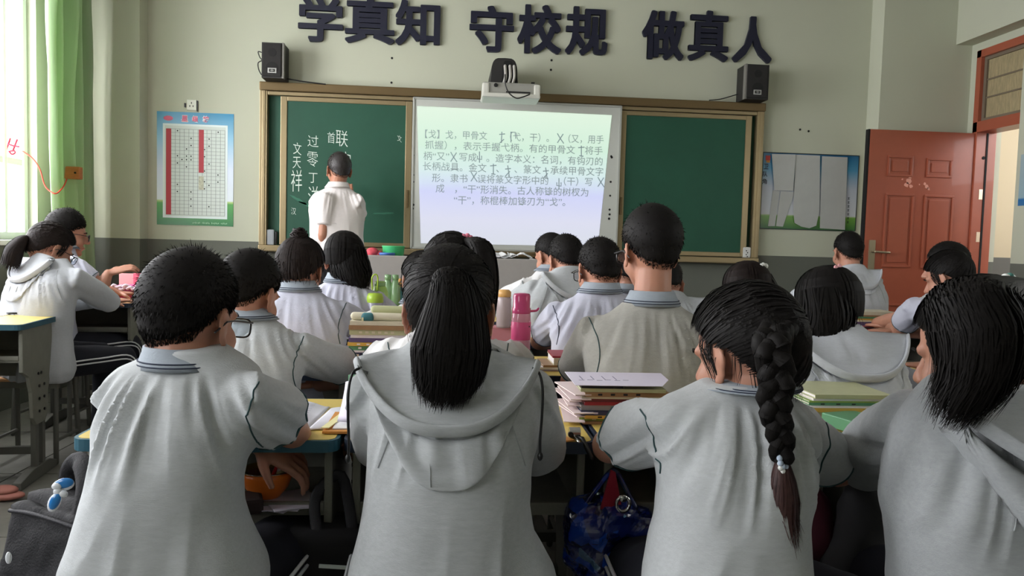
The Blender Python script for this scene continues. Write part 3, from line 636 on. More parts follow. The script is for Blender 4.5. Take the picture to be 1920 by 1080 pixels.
for s, x in (('星', PX0 + .185), ('级', PX0 + .265), ('榜', PX0 + .345)): text_fit(m, s, x, x + .046, PZ1 - .072, PZ1 - .026, YW - .0062, .03)
part('title_lettering', m, mat('title_pink', (226, 110, 140), .5), po, world=True, fixn=False, label='pink title characters', kind='stuff')
m = MB()
for s, x in (('星', PX0 + .185), ('级', PX0 + .265), ('榜', PX0 + .345)): text_fit(m, s, x - .004, x + .05, PZ1 - .076, PZ1 - .022, YW - .0052, .07)
part('title_outline', m, mat('title_white', (236, 240, 246), .5), po, world=True, fixn=False, kind='stuff')
part('title_emblem', MB().ell((PX0 + .085, YW - .0045, PZ1 - .05), (.036, .002, .019)), MATS['title_pink'], po, world=True, label='pink oval emblem')
m = MB()
for k in range(26):
    if k % 7 != 6: flat(m, PX0 + .27 + k * .0102, PX0 + .276 + k * .0102, PZ0 + .014 + .002 * (k % 2), PZ0 + .024 + .002 * (k % 3), YW - .0052)
part('footer_lettering', m, mat('footer_pale', (150, 200, 160), .5), po, world=True, kind='stuff', label='pale blurred footer lettering')

# notice board, right
q0, q1 = aty(1431, 288, YW), aty(1608, 294, YW); NX0, NX1 = aty(1428, 360, YW)[0], aty(1606, 360, YW)[0]; NZ1, NZ0 = 1.965, 1.348
nb = thing('notice_board', 'blue and green notice poster covered with hanging paper sheets left of the red door', 'poster', ((NX0 + NX1) / 2, YW - .005, NZ0))
part('poster_sheet', MB().b2(NX0, NX1, YW - .006, YW - .001, NZ0, NZ1), grad_mat('notice_sky', [(0, (44, 98, 44)), (.165, (104, 156, 60)), (.18, (150, 176, 116)), (.19, (196, 200, 204)), (.55, (176, 184, 196)), (.8, (70, 140, 176)), (1, (16, 92, 134))], 'Z', NZ1 - NZ0), nb, world=True)
part('poster_edge', MB().b2(NX0, NX1, YW - .008, YW, NZ1, NZ1 + .007).b2(NX1, NX1 + .006, YW - .008, YW, NZ0, NZ1 + .007).b2(NX0, NX1, YW - .008, YW, NZ0 - .006, NZ0), mat('poster_edge_dark', (34, 44, 48), .5), nb, world=True)
def NP(u, v, y=YW - .012): q = aty(u, v, y); return (q[0], q[2])
M_PAP = mat('notice_paper', (182, 184, 180), .6, noise=.05, nscale=6)
SH = [('first', [(1446, 289), (1491, 290), (1486, 358), (1451, 357)], .022, 'white sheet pinned at upper left of the notice poster'),
      ('b', [(1449, 357), (1462, 358), (1453, 424), (1440, 424)], .010, 'narrow paper strip hanging lowest left on the notice poster'),
      ('c', [(1464, 358), (1490, 360), (1468, 425), (1455, 424)], .010, 'second narrow paper strip hanging on the notice poster'),
      ('d', [(1491, 290), (1537, 292), (1536, 395), (1530, 423), (1517, 428), (1502, 425), (1489, 418), (1487, 395)], .016, 'large curling sheet in the middle of the notice poster'),
      ('e', [(1541, 293), (1589, 295), (1584, 431), (1537, 428)], .013, 'tall white sheet on the right of the notice poster')]
for k, poly, off, lb in SH:
    mb = MB(); mb.prism([NP(*p) for p in poly], YW - off - .0015, YW - off)
    o = solo('paper_sheet', mb, M_PAP, lb, 'paper', group='paper sheets hung on the notice poster')
m = MB()
for s, u, v in (('卫', 1437, 312), ('队', 1435, 326), ('角', 1434, 340)): c = NP(u, v); text_fit(m, s, c[0] - .02, c[0] + .02, c[1] - .022, c[1] + .022, YW - .0072, .02)
for i in range(7):
    c = NP(1592 - i * .3, 372 + i * 7.4)
    for dx, dz, w_, h_ in ((0, .007, .018, .003), (0, -.001, .014, .003), (0, -.008, .018, .003), (.001 * (i % 3), 0, .003, .018)): flat(m, c[0] + dx - w_ / 2, c[0] + dx + w_ / 2, c[1] + dz - h_ / 2, c[1] + dz + h_ / 2, YW - .0068)
part('board_lettering', m, mat('notice_ink', (28, 34, 44), .5), nb, world=True, fixn=False, label='dark vertical characters', kind='stuff')
c = NP(1440, 296); part('emblem', flat(MB(), c[0] - .018, c[0] + .022, c[1] - .02, c[1] + .02, YW - .0062), mat('emblem_red', (190, 66, 60), .5), nb, world=True, label='small red and orange emblem')
c = NP(1440, 302); part('emblem_base', flat(MB(), c[0] - .012, c[0] + .018, c[1] - .012, c[1] + .006, YW - .0072), mat('emblem_orange', (206, 140, 60), .5), nb, world=True)
# edge of a poster on the right wall
q = atx(1916, 290, XR); q2 = atx(1912, 386, XR)
m = MB().b2(XR - .006, XR, 4.3, q[1], q2[2], q[2] - 0); solo('wall_poster', m, grad_mat('side_poster_blue', [(0, (60, 120, 170)), (.12, (26, 110, 170)), (.16, (150, 180, 190)), (1, (160, 180, 186))], 'Z', max(.1, q[2] - q2[2])), 'blue-edged poster on the right wall at the edge of the picture', 'poster')
# screw holes in the wall
m = MB()
for u, v in [(1034, 113), (1033, 131), (735, 109), (734, 155), (1500, 243), (1516, 246)]:
    q = aty(u, v, YW); m.cyl((q[0], YW - .001, q[2]), .009, .003, 8, 'y')
so_ = struct('wall_screw_holes', m, M_DARK); so_['kind'] = 'structure'
# ------------------------------------------------------------------ people
M_SKIN = mat('skin', (178, 128, 106), .5, noise=.05, nscale=12, sss=.12, bump=.1, bscale=120)
M_SKIN2 = mat('tanned_skin', (168, 118, 94), .5, noise=.05, nscale=12, sss=.12)
M_HAIR = mat('black_hair', (21, 19, 18), .62, spec=.16, noise=.25, nscale=60)
M_HAIRB = mat('dark_brown_hair', (30, 23, 21), .6, spec=.18, noise=.3, nscale=60)
M_EYEW = mat('eye_white', (225, 222, 216), .25); M_IRIS = mat('eye_iris', (30, 22, 18), .2)
M_LIP = mat('lip', (168, 96, 86), .5)
def cloth(key, rgb, n=.06):
    if key in MATS: return MATS[key]
    m = mat(key, rgb, .92, noise=n, nscale=110, bump=.25, bscale=420, sheen=.15, spec=.15, stretch=(.35, 1, 1.6)); return m
C_GREY = cloth('heather_grey_jersey', (184, 188, 190)); C_GREY2 = cloth('grey_jersey', (166, 165, 158)); C_LILAC = cloth('pale_lilac_jersey', (186, 188, 202), .03)
C_HOOD = cloth('grey_fleece', (176, 180, 182), .07); C_HOODD = cloth('darker_grey_fleece', (158, 162, 164), .07); C_HOODL = cloth('pale_fleece', (186, 190, 196), .05)
C_WHITE = cloth('white_cotton', (226, 220, 218), .02)
M_PIPE = mat('dark_green_piping', (44, 72, 74), .8); M_PIPEN = mat('navy_piping', (44, 52, 70), .8)
C_COLL = cloth('pale_blue_collar', (154, 163, 172), .03)
C_NAVY = mat('navy_tracksuit', (22, 24, 34), .85, noise=.1, nscale=30); M_STRIPE = mat('white_stripe', (214, 216, 220), .8)
M_SHOE = mat('white_shoe', (206, 198, 192), .6); M_BLACKT = mat('black_trousers', (24, 24, 28), .85)
M_SPEC = mat('black_spectacle_frame', (22, 20, 22), .3)
M_LENS = glass_mat('spectacle_lens', (236, 242, 246), .9)

SK = [((0, -.012, .028), (.074, .093, .087)), ((0, -.032, -.012), (.064, .066, .062)), ((0, .022, -.03), (.063, .064, .078)), ((0, -.018, -.10), (.052, .052, .085))]
def head_surface(D, boy=True):
    """distance from the head centre (0,-.012,.015) to the skull surface in directions D (head frame)"""
    c0 = np.array((0, -.012, .015)); best = np.zeros(len(D))
    for c, r in SK:
        c = np.array(c); r = np.array(r); o = (c0 - c) / r; d = D / r
        A = (d * d).sum(1); B = 2 * (d @ o); Cc = o @ o - 1; disc = B * B - 4 * A * Cc
        t = np.where(disc > 0, (-B + np.sqrt(np.maximum(disc, 0))) / (2 * A), 0); best = np.maximum(best, t)
    return best
HC0 = np.array((0, -.012, .015))

def add_head(mb, H, R, s=1.0):
    def P(p): return H + s * (R @ np.array(p))
    def E(c, r, M=None, nu=16, nv=10): mb.ell(P(c), tuple(k * s for k in r), R if M is None else R @ M, nu, nv)
    for c, r in SK[:3]: E(c, r, None, 22, 14)
    E((0, .034, -.072), (.044, .046, .042)); E((0, .070, -.098), (.019, .017, .016))
    for sx in (-1, 1):
        E((sx * .034, .050, -.036), (.026, .032, .034))
        E((sx * .011, .094, -.034), (.010, .010, .008))
        # ear: flattened shell, rear edge flared away from the skull
        M = rotz(sx * .42) @ rotx(-.15)
        E((sx * .081, -.006, -.010), (.0055, .017, .030), M, 12, 8)
        ring = [(sx * (.079 + .008 * (math.cos(a) < 0) * abs(math.cos(a))), -.004 + .018 * math.cos(a), -.008 + .031 * math.sin(a)) for a in np.linspace(-2.0, 3.3, 14)]
        ring = [(sx * (.0795 - .42 * (p[1] + .004) * 1.0), p[1], p[2]) for p in ring]
        mb.tube([P(p) for p in ring], .0048 * s, 6)
        E((sx * .081, .000, -.040), (.006, .009, .010))
    mb.tube([P((0, .080, .010)), P((0, .094, -.010)), P((0, .106, -.030))], [.007 * s, .009 * s, .012 * s], 10)
    mb.tube([P((-.042, .066, .016)), P((-.02, .079, .018)), P((.02, .079, .018)), P((.042, .066, .016))], .010 * s, 8)
    mb.tube([P((-.024, .076, -.063)), P((0, .087, -.061)), P((.024, .076, -.063))], [.004 * s, .006 * s, .004 * s], 8)
    mb.tube([P((-.021, .075, -.071)), P((0, .085, -.072)), P((.021, .075, -.071))], [.004 * s, .0065 * s, .004 * s], 8)

def add_hand(mb, Wr, d, back, side, curl=.5, s=1.0):
    """Wr wrist, d finger direction, back normal of the back of the hand, side +1/-1: thumb side along cross(d, back)"""
    d = np.array(d, float); d /= np.linalg.norm(d); back = np.array(back, float); back -= d * (back @ d); back /= np.linalg.norm(back)
    t = np.cross(d, back) * side; Wr = np.array(Wr, float)
    K = Wr + d * .088 * s
    rings = []
    for k, w, th in ((-.01, .024, .019), (.02, .030, .017), (.05, .039, .015), (.08, .041, .013), (.092, .036, .009)):
        c = Wr + d * k * s; rings.append([c + t * w * s * math.cos(a) + back * th * s * math.sin(a) for a in np.linspace(0, 2 * PI, 14, endpoint=False)])
    mb.loft(rings)
    for i, (off, L) in enumerate(((.031, .068), (.0105, .078), (-.0105, .073), (-.031, .056))):
        p = K + t * off * s - d * .012 * s; pts = [p]; ang = 0; q = p + d * .02 * s; pts.append(q)
        for seg, da in ((.42, .35), (.32, 1.0), (.26, .8)):
            ang += curl * da; dirv = d * math.cos(ang) - back * math.sin(ang) + t * off * 1.6
            dirv /= np.linalg.norm(dirv); q = q + dirv * L * s * seg * 1.05; pts.append(q)
        mb.tube(pts, [.0095 * s, .0092 * s, .0088 * s, .0080 * s, .0068 * s], 8)
    b = Wr + t * .026 * s + d * .022 * s
    v1 = d * .6 + t * .75 - back * .25; v2 = d * .85 + t * .35 - back * (.3 + .4 * curl)
    v1 /= np.linalg.norm(v1); v2 /= np.linalg.norm(v2)
    mb.tube([b - t * .012 * s, b + v1 * .026 * s, b + v1 * .048 * s, b + v1 * .048 * s + v2 * .03 * s], [.014 * s, .0125 * s, .0105 * s, .008 * s], 8)

TT = [(0.0, .060, .056), (.045, .088, .066), (.10, .130, .080), (.15, .158, .092), (.22, .174, .104), (.34, .178, .112), (.52, .170, .114), (.68, .164, .114), (.84, .170, .120), (1.0, .182, .130), (1.08, .174, .120)]
def interp(t, k):
    xs = [a[0] for a in TT]; return np.interp(t, xs, [a[k] for a in TT])

def folds(v, nn, o, seed, amp=1.0, gather=1.0):
    """cloth folds as real displacement: gathers under the neck, slanting drape folds lower down"""
    N, Hp = o['N'], o['Hip']; L = N[2] - Hp[2]; t = (N[2] - v[:, 2]) / L
    dx = v[:, 0] - N[0]
    ang = np.arctan2(dx, np.maximum(N[2] - v[:, 2] + .16, .04))
    g = vnoise(np.stack([ang * 17 + seed, t * 2.0 + seed, np.full(len(v), seed * 1.7)], 1)); g = 1 - 2 * np.abs(g)
    m = np.clip((t - .03) / .10, 0, 1) * np.clip((.46 - t) / .22, 0, 1)
    d = gather * .0085 * g * m
    fan = dx / (.75 + .55 * t)
    l = vnoise(np.stack([fan * 22 + 5 * seed + t * 1.4, t * 1.6 + seed, np.full(len(v), 3.3 + seed)], 1)); l = 1 - 2 * np.abs(l)
    d += .0095 * l * np.clip((t - .45) / .35, 0, 1)
    b = vnoise(v * np.array((7, 7, 5)) + seed * 3.1); d += .0060 * b
    w = vnoise(v * np.array((15, 15, 26)) + seed); d += .0020 * w
    return v + nn * (d * amp)[:, None]

def sleeve_ring(mb, bvh, S, E, k, m):
    pass

PEOPLE = []
def person(name_key, u, v, d, label, yaw=0, pitch=12, roll=0, tyaw=0, hs=1.0, top=None, neck=.198, lean=.06, wear='polo', col=None, rows=None, sw=.155, wid=1.0, arms=None, curl=.5, skin=None,
           hair='short', hairm=None, glasses=False, seed=1.0, q=1, hipd=.03, stand=False, hipz=.47, tail=None, pipe=None, gather=1.0, legs='down', seams=(-1, 1), seamdx=0.0, group='students in grey school uniform', neckdx=0.0, hairn=None, hood=None, brow=True, hshift=(0, 0, 0)):
    """u,v,d: where the crown of the head shows in the photograph and how far away it is"""
    skin = skin or M_SKIN; o = {}
    crown = CAM + ray(u, v) * d
    R = rotz(-math.radians(yaw)) @ rotx(-math.radians(pitch)) @ roty(math.radians(roll)); s = hs
    H = crown - s * (R @ np.array((0, -.012, .117))) - np.array((0, 0, .012))
    Rt = rotz(-math.radians(tyaw))
    N = np.array((H[0] + neckdx, 0, crown[2] - neck)) + np.array((0, H[1] - .045, 0)) * 1.0
    o['H'], o['R'], o['s'], o['Rt'], o['N'] = H, R, s, Rt, N
    hz = hipz if not stand else stand
    Hip = np.array((N[0] - neckdx * .5, N[1] - hipd, hz)) + Rt @ np.array((0, -lean, 0)) ; o['Hip'] = Hip
    L = N[2] - Hip[2]
    def sh(x, y, z): return N + Rt @ np.array((x, y, z))
    Sz = -.105
    A = {}
    for sd in (-1, 1):
        S = sh(sd * sw * wid, .0, Sz)
        E_ = sh(sd * .235 * wid, .15, -.20); E_[2] = max(E_[2], .80) if not stand else E_[2]
        W_ = sh(sd * .10, .36, 0); W_[2] = .785
        A[sd] = [S, E_, W_, (Rt @ np.array((-sd * .5, .8, 0))), (0, 0, 1)]
    if arms:
        for sd, ov in arms.items():
            for k, val in ov.items(): A[sd]['SEWDB'.index(k)] = np.array(val, float)
    # ---- body: one continuous skin surface
    mb = MB(); add_head(mb, H, R, s)
    cn = H + s * (R @ np.array((0, -.022, -.045)))
    nr = (.054 if hair in ('short', 'crop') else .049) * s
    mb.tube([N + np.array((0, -.004, -.10)), N + np.array((0, 0, -.03)), (N + cn) / 2 + np.array((0, -.004, 0)), cn], [.07 * s, .062 * s, nr, nr], 16)
    tr = []
    if rows:
        d0 = N[1] - .03
        for (yp, xl, xr) in rows[2:-1]:
            a_, b_ = aty(xl, yp, d0), aty(xr, yp, d0); z_ = (a_[2] + b_[2]) / 2; t = (N[2] - z_) / L; hw = max((b_[0] - a_[0]) / 2 - .035, .03); y_ = (N + (Hip - N) * t)[1] - .028 * math.sin(PI * min(max(t, 0), 1)); hd = max(min(interp(max(t, 0), 2) - .035, hw), .03)
            tr.append([((a_[0] + b_[0]) / 2 + hw * math.cos(a), y_ + hd * math.sin(a), z_) for a in np.linspace(0, 2 * PI, 18, endpoint=False)])
    else:
      for t in (.06, .13, .22, .4, .6, .8, .97):
        c = N + (Hip - N) * t; c = c - Rt @ np.array((0, .028 * math.sin(PI * t), 0))
        if True: tr.append([c + Rt @ np.array(((interp(t, 1) - .03) * wid * math.cos(a), (interp(t, 2) - .03) * math.sin(a), 0)) for a in np.linspace(0, 2 * PI, 18, endpoint=False)])
    mb.loft(tr[::-1])
    for sd in (-1, 1):
        S, E_, W_, hd, bk = A[sd]
        mb.tube([S + (N + np.array((0, 0, Sz)) - S) * .4, S, S + (E_ - S) * .35, S + (E_ - S) * .75, E_], [.040, .042, .041, .036, .035], 12)
        mb.tube([E_, E_ + (W_ - E_) * .3, E_ + (W_ - E_) * .7, W_], [.036, .037, .030, .0245], 12)
        add_hand(mb, W_, hd, bk, (1 if sd < 0 else -1), curl)
    vv, nn, ff = remesh(mb, .0052 if q else .0062, 3)
    body = MB(); body.v, body.f = vv.tolist(), ff
    base = np.array((Hip[0], Hip[1], 0.0))
    p = solo('person', body, skin, label, 'person', base=tuple(base), group=None, smooth=True, fixn=False)
    p['group'] = group
    o['obj'] = p; o['A'] = A
    def hp(c): return H + s * (R @ np.array(c))
    for sd in (-1, 1):
        m = MB().ell(hp((sd * .030, .0600, -.004)), (.0112 * s,) * 3, R, 12, 8); e = part('eye', m, M_EYEW, p, world=True, smooth=True)
        part('iris', MB().ell(hp((sd * .030, .0695, -.005)), (.0055 * s, .0024 * s, .0055 * s), R, 10, 6), M_IRIS, e, world=True, smooth=True)
        part('eyebrow', MB().tube([hp((sd * .016, .089, .017)), hp((sd * .032, .087, .022)), hp((sd * .048, .074, .017))], [.002, .003, .0018], 6), M_HAIR, p, world=True)
    part('mouth', MB().tube([hp((-.022, .0815, -.0665)), hp((0, .0925, -.0665)), hp((.022, .0815, -.0665))], [.0012, .0042, .0012], 6), M_LIP, p, world=True, smooth=True)
    # ---- top garment
    long_ = wear == 'hoodie'; ex = .014 if long_ else .004
    col = col or (C_HOOD if long_ else C_GREY)
    g = MB(); rings = []; n = 40
    if rows:
        d0 = N[1] - .03; lst = []
        for (yp, xl, xr) in rows:
            tt_guess = 0; a = aty(xl, yp, d0); b = aty(xr, yp, d0); z = (a[2] + b[2]) / 2; t_ = (N[2] - z) / L; y_ = (N + (Hip - N) * t_)[1] - .028 * math.sin(PI * min(max(t_, 0), 1)); a = aty(xl, yp, y_); b = aty(xr, yp, y_); z = (a[2] + b[2]) / 2; lst.append((z, (a[0] + b[0]) / 2, (b[0] - a[0]) / 2))
        lst = sorted(lst, key=lambda k: -k[0]); zs = [k[0] for k in lst]
        for z, cx, hw in lst:
            t = (N[2] - z) / L; c = N + (Hip - N) * t; y = c[1] - .028 * math.sin(PI * min(max(t, 0), 1)); hd = min(interp(max(t, 0), 2) + ex, hw * .95 + .01)
            rings.append([(cx + hw * math.copysign(abs(math.cos(a)) ** .85, math.cos(a)), y + hd * math.copysign(abs(math.sin(a)) ** .9, math.sin(a)), z) for a in np.linspace(0, 2 * PI, n, endpoint=False)])
    else:
        for t, hw, hd in TT:
            hw = hw * wid * (1.06 if long_ else 1.0); c = N + (Hip - N) * t; c = c - Rt @ np.array((0, .028 * math.sin(PI * min(t, 1)), 0))
            rings.append([c + Rt @ np.array(((hw + ex) * math.copysign(abs(math.cos(a)) ** .85, math.cos(a)), (hd + ex) * math.copysign(abs(math.sin(a)) ** .9, math.sin(a)), 0)) for a in np.linspace(0, 2 * PI, n, endpoint=False)])
    g.loft(rings[::-1])
    hems = []
    for sd in (-1, 1):
        S, E_, W_, hd, bk = A[sd]; inn = S + (N + np.array((0, 0, Sz)) - S) * .45
        if long_:
            g.tube([inn, S, S + (E_ - S) * .5, E_, E_ + (W_ - E_) * .5, E_ + (W_ - E_) * .88], [.064, .066, .063, .059, .050, .041], 16)
            cf = MB().tube([E_ + (W_ - E_) * .86, E_ + (W_ - E_) * .97], [.036, .033], 14, False); hems.append(('cuff', cf))
        else:
            k = .72; e = S + (E_ - S) * k; dv = (E_ - S) / np.linalg.norm(E_ - S)
            g.tube([inn, S, S + (E_ - S) * .4, e], [.054, .058, .058, .056], 18, False)
            hems.append(('hem', S, E_, k))
    vv, nn, ff = remesh(g, {2: .0056, 1: .0085, 0: .011}[q], 10 if q == 2 else 5)
    vv = folds(vv, nn, o, seed, 1.0 if q == 2 else .9, gather)
    sh_ = MB(); sh_.v, sh_.f = vv.tolist(), ff
    gname = {'polo': 'polo_shirt', 'hoodie': 'hoodie', 'shirt': 'shirt'}[wear]
    G = part(gname, sh_, col, p, world=True, smooth=True, fixn=False)
    bvh = BVHTree.FromPolygons([Vector(x) for x in vv], ff); o['bvh'] = bvh
    pm = pipe or M_PIPE
    def backline(pts_xz, r, nm, m, fr=-1, lift=.0006):
        out = []
        for x, z in pts_xz:
            h = bvh.ray_cast(Vector((x, N[1] + fr * 1.0, z)), Vector((0, -fr, 0)), 2.0)[0]
            if h is not None: out.append(np.array(h) + np.array((0, fr * lift, 0)))
        if len(out) > 2:
            # smooth and drop jumps
            keep = [out[0]]
            for k in out[1:]:
                if np.linalg.norm(k - keep[-1]) < .09: keep.append(k)
            kk = np.array(keep)
            for _k in range(3):
                if len(kk) > 4: kk[1:-1] = (kk[:-2] + 2 * kk[1:-1] + kk[2:]) / 4
            kk = np.array(spl(list(kk), 3)); ks = []
            for k in kk:
                loc, nr_, _i, _d = bvh.find_nearest(Vector(k)); ks.append(np.array(loc) + (np.array(nr_) if nr_[1] * fr > -.3 else -np.array(nr_)) * .0007)
            keep = ks
            if len(keep) > 2: return part(nm, MB().tube(keep, r, 5), m, G, world=True)
    if long_ or wear in ('polo', 'shirt'):
        for sd in seams:
            S = A[sd][0]; pts = []
            for k in range(16):
                z = S[2] + .050 - k * .0095; b_ = k / 15
                x = S[0] + sd * (.020 + seamdx - .016 * math.sin(b_ * 2.6))
                if long_: x = S[0] - sd * (.055 - .05 * b_)
                pts.append((x, z))
            if wear != 'shirt' and not rows or (rows and wear == 'polo'): backline(pts, .0017 if not long_ else .0012, 'seam_piping', pm if not long_ else C_HOODD)
            elif rows: backline(pts, .0012, 'seam_piping', C_HOODD)
            else: backline(pts, .0008, 'seam_piping', col)
    for h in hems:
        if h[0] == 'cuff': part('cuff', h[1], C_HOODD, G, world=True, smooth=True)
        else:
            _, S, E_, k = h; dv = (E_ - S) / np.linalg.norm(E_ - S); e1 = np.cross(dv, (0, 0, 1.0)); e1 /= np.linalg.norm(e1); e2 = np.cross(dv, e1)
            for kk, rr, nm in ((k - .05, .0024, 'hem_stripe'),):
                c = Vector(S + (E_ - S) * kk); ring = []
                for a in np.linspace(0, 2 * PI, 24, endpoint=False):
                    dr = Vector(e1 * math.cos(a) + e2 * math.sin(a)); hh = bvh.ray_cast(c + dr * .035, dr, .12)[0]
                    ring.append(np.array(hh) + np.array(dr) * .0004 if hh is not None and (hh - c).length < .095 else None)
                run = [];
                for r_ in ring + ring[:1]:
                    if r_ is None:
                        if len(run) > 3: part(nm, MB().tube(run, rr, 5), pm, G, world=True)
                        run = []
                    else: run.append(r_)
                if len(run) > 3: part(nm, MB().tube(run, rr, 5), pm, G, world=True)
    # ---- collar
    up = cn - N; up[1] *= .8; up /= np.linalg.norm(up)
    if wear in ('polo', 'shirt'):
        rr = []; prof = [(.084, -.014), (.076, .002), (.068, .018), (.0645, .029), (.060, .030), (.062, .014), (.068, -.004)]
        for r, z in prof:
            c = N + up * z; rr.append([c + np.array((r * s * math.cos(a) * 1.04, r * s * math.sin(a) * .98 + .003, -.016 * max(0, math.sin(a)))) for a in np.linspace(0, 2 * PI, 30, endpoint=False)])
        cm = MB().loft(rr, closed=True); C = part('collar', cm, C_COLL if wear == 'polo' else col, p, world=True, smooth=True)
        if wear == 'polo':
            for z, r in ((-.006, .0805), (.001, .0768)):
                c = N + up * z; rg = [c + np.array(((r + .0012) * s * math.cos(a) * 1.04, (r + .0012) * s * math.sin(a) * .98 + .003, -.016 * max(0, math.sin(a)))) for a in np.linspace(PI * .95, PI * 2.05, 22)]
                part('collar_stripe', MB().tube(rg, .0014, 5), M_PIPEN, C, world=True)
    if long_ : make_hood(o, p, hood or {}, col)
    # ---- trousers and shoes
    TR = MATS.get('black_trousers') if stand else C_NAVY
    me = LEGS['stand' if stand else 'sit']; t = link('trousers', me[0], p, (0, 0, (stand - .9) if stand else 0)); t.rotation_euler = (0, 0, -math.radians(tyaw))
    if not stand:
        for k_ in me[2]: link('side_stripe', k_, t)
    for x in me[1]:
        sh2 = link('shoe', SHOE, p); v_ = Rt @ np.array((x[0], x[1], 0)); sh2.location = (v_[0], v_[1], 0.0 if not stand else x[2]); sh2.rotation_euler = (0, 0, -math.radians(tyaw))
    if glasses: make_glasses(o, p)
    make_hair(o, p, hair, hairm or M_HAIR, seed, q, tail, hairn)
    PEOPLE.append(o); return o

def make_glasses(o, p):
    H, R, s = o['H'], o['R'], o['s']
    def hp(c): return H + s * (R @ np.array(c))
    m = MB()
    for sx in (-1, 1):
        rg = [hp((sx * .034 + .025 * math.copysign(abs(math.cos(a)) ** .6, math.cos(a)), .103 - .10 * abs(.034 + sx * 0 + .0) * 0, -.006 + .019 * math.copysign(abs(math.sin(a)) ** .6, math.sin(a)))) for a in np.linspace(0, 2 * PI, 25)]
        m.tube(rg, .0019, 6)
    m.tube([hp((-.01, .103, .002)), hp((0, .106, .005)), hp((.01, .103, .002))], .0018, 6)
    g = part('glasses', m, M_SPEC, p, world=True, label='black-rimmed glasses')
    for sx in (-1, 1):
        part('temple_arm', MB().tube([hp((sx * .058, .101, .006)), hp((sx * .076, .085, .005)), hp((sx * .085, .02, .004)), hp((sx * .090, -.008, .000)), hp((sx * .084, -.03, -.022))], [.0016, .0018, .0018, .0018, .0022], 6), M_SPEC, g, world=True)
        c = hp((sx * .034, .103, -.006)); part('lens', MB().ell(c, (.0235 * s, .0008, .0175 * s), R, 16, 6), M_LENS, g, world=True, smooth=True)

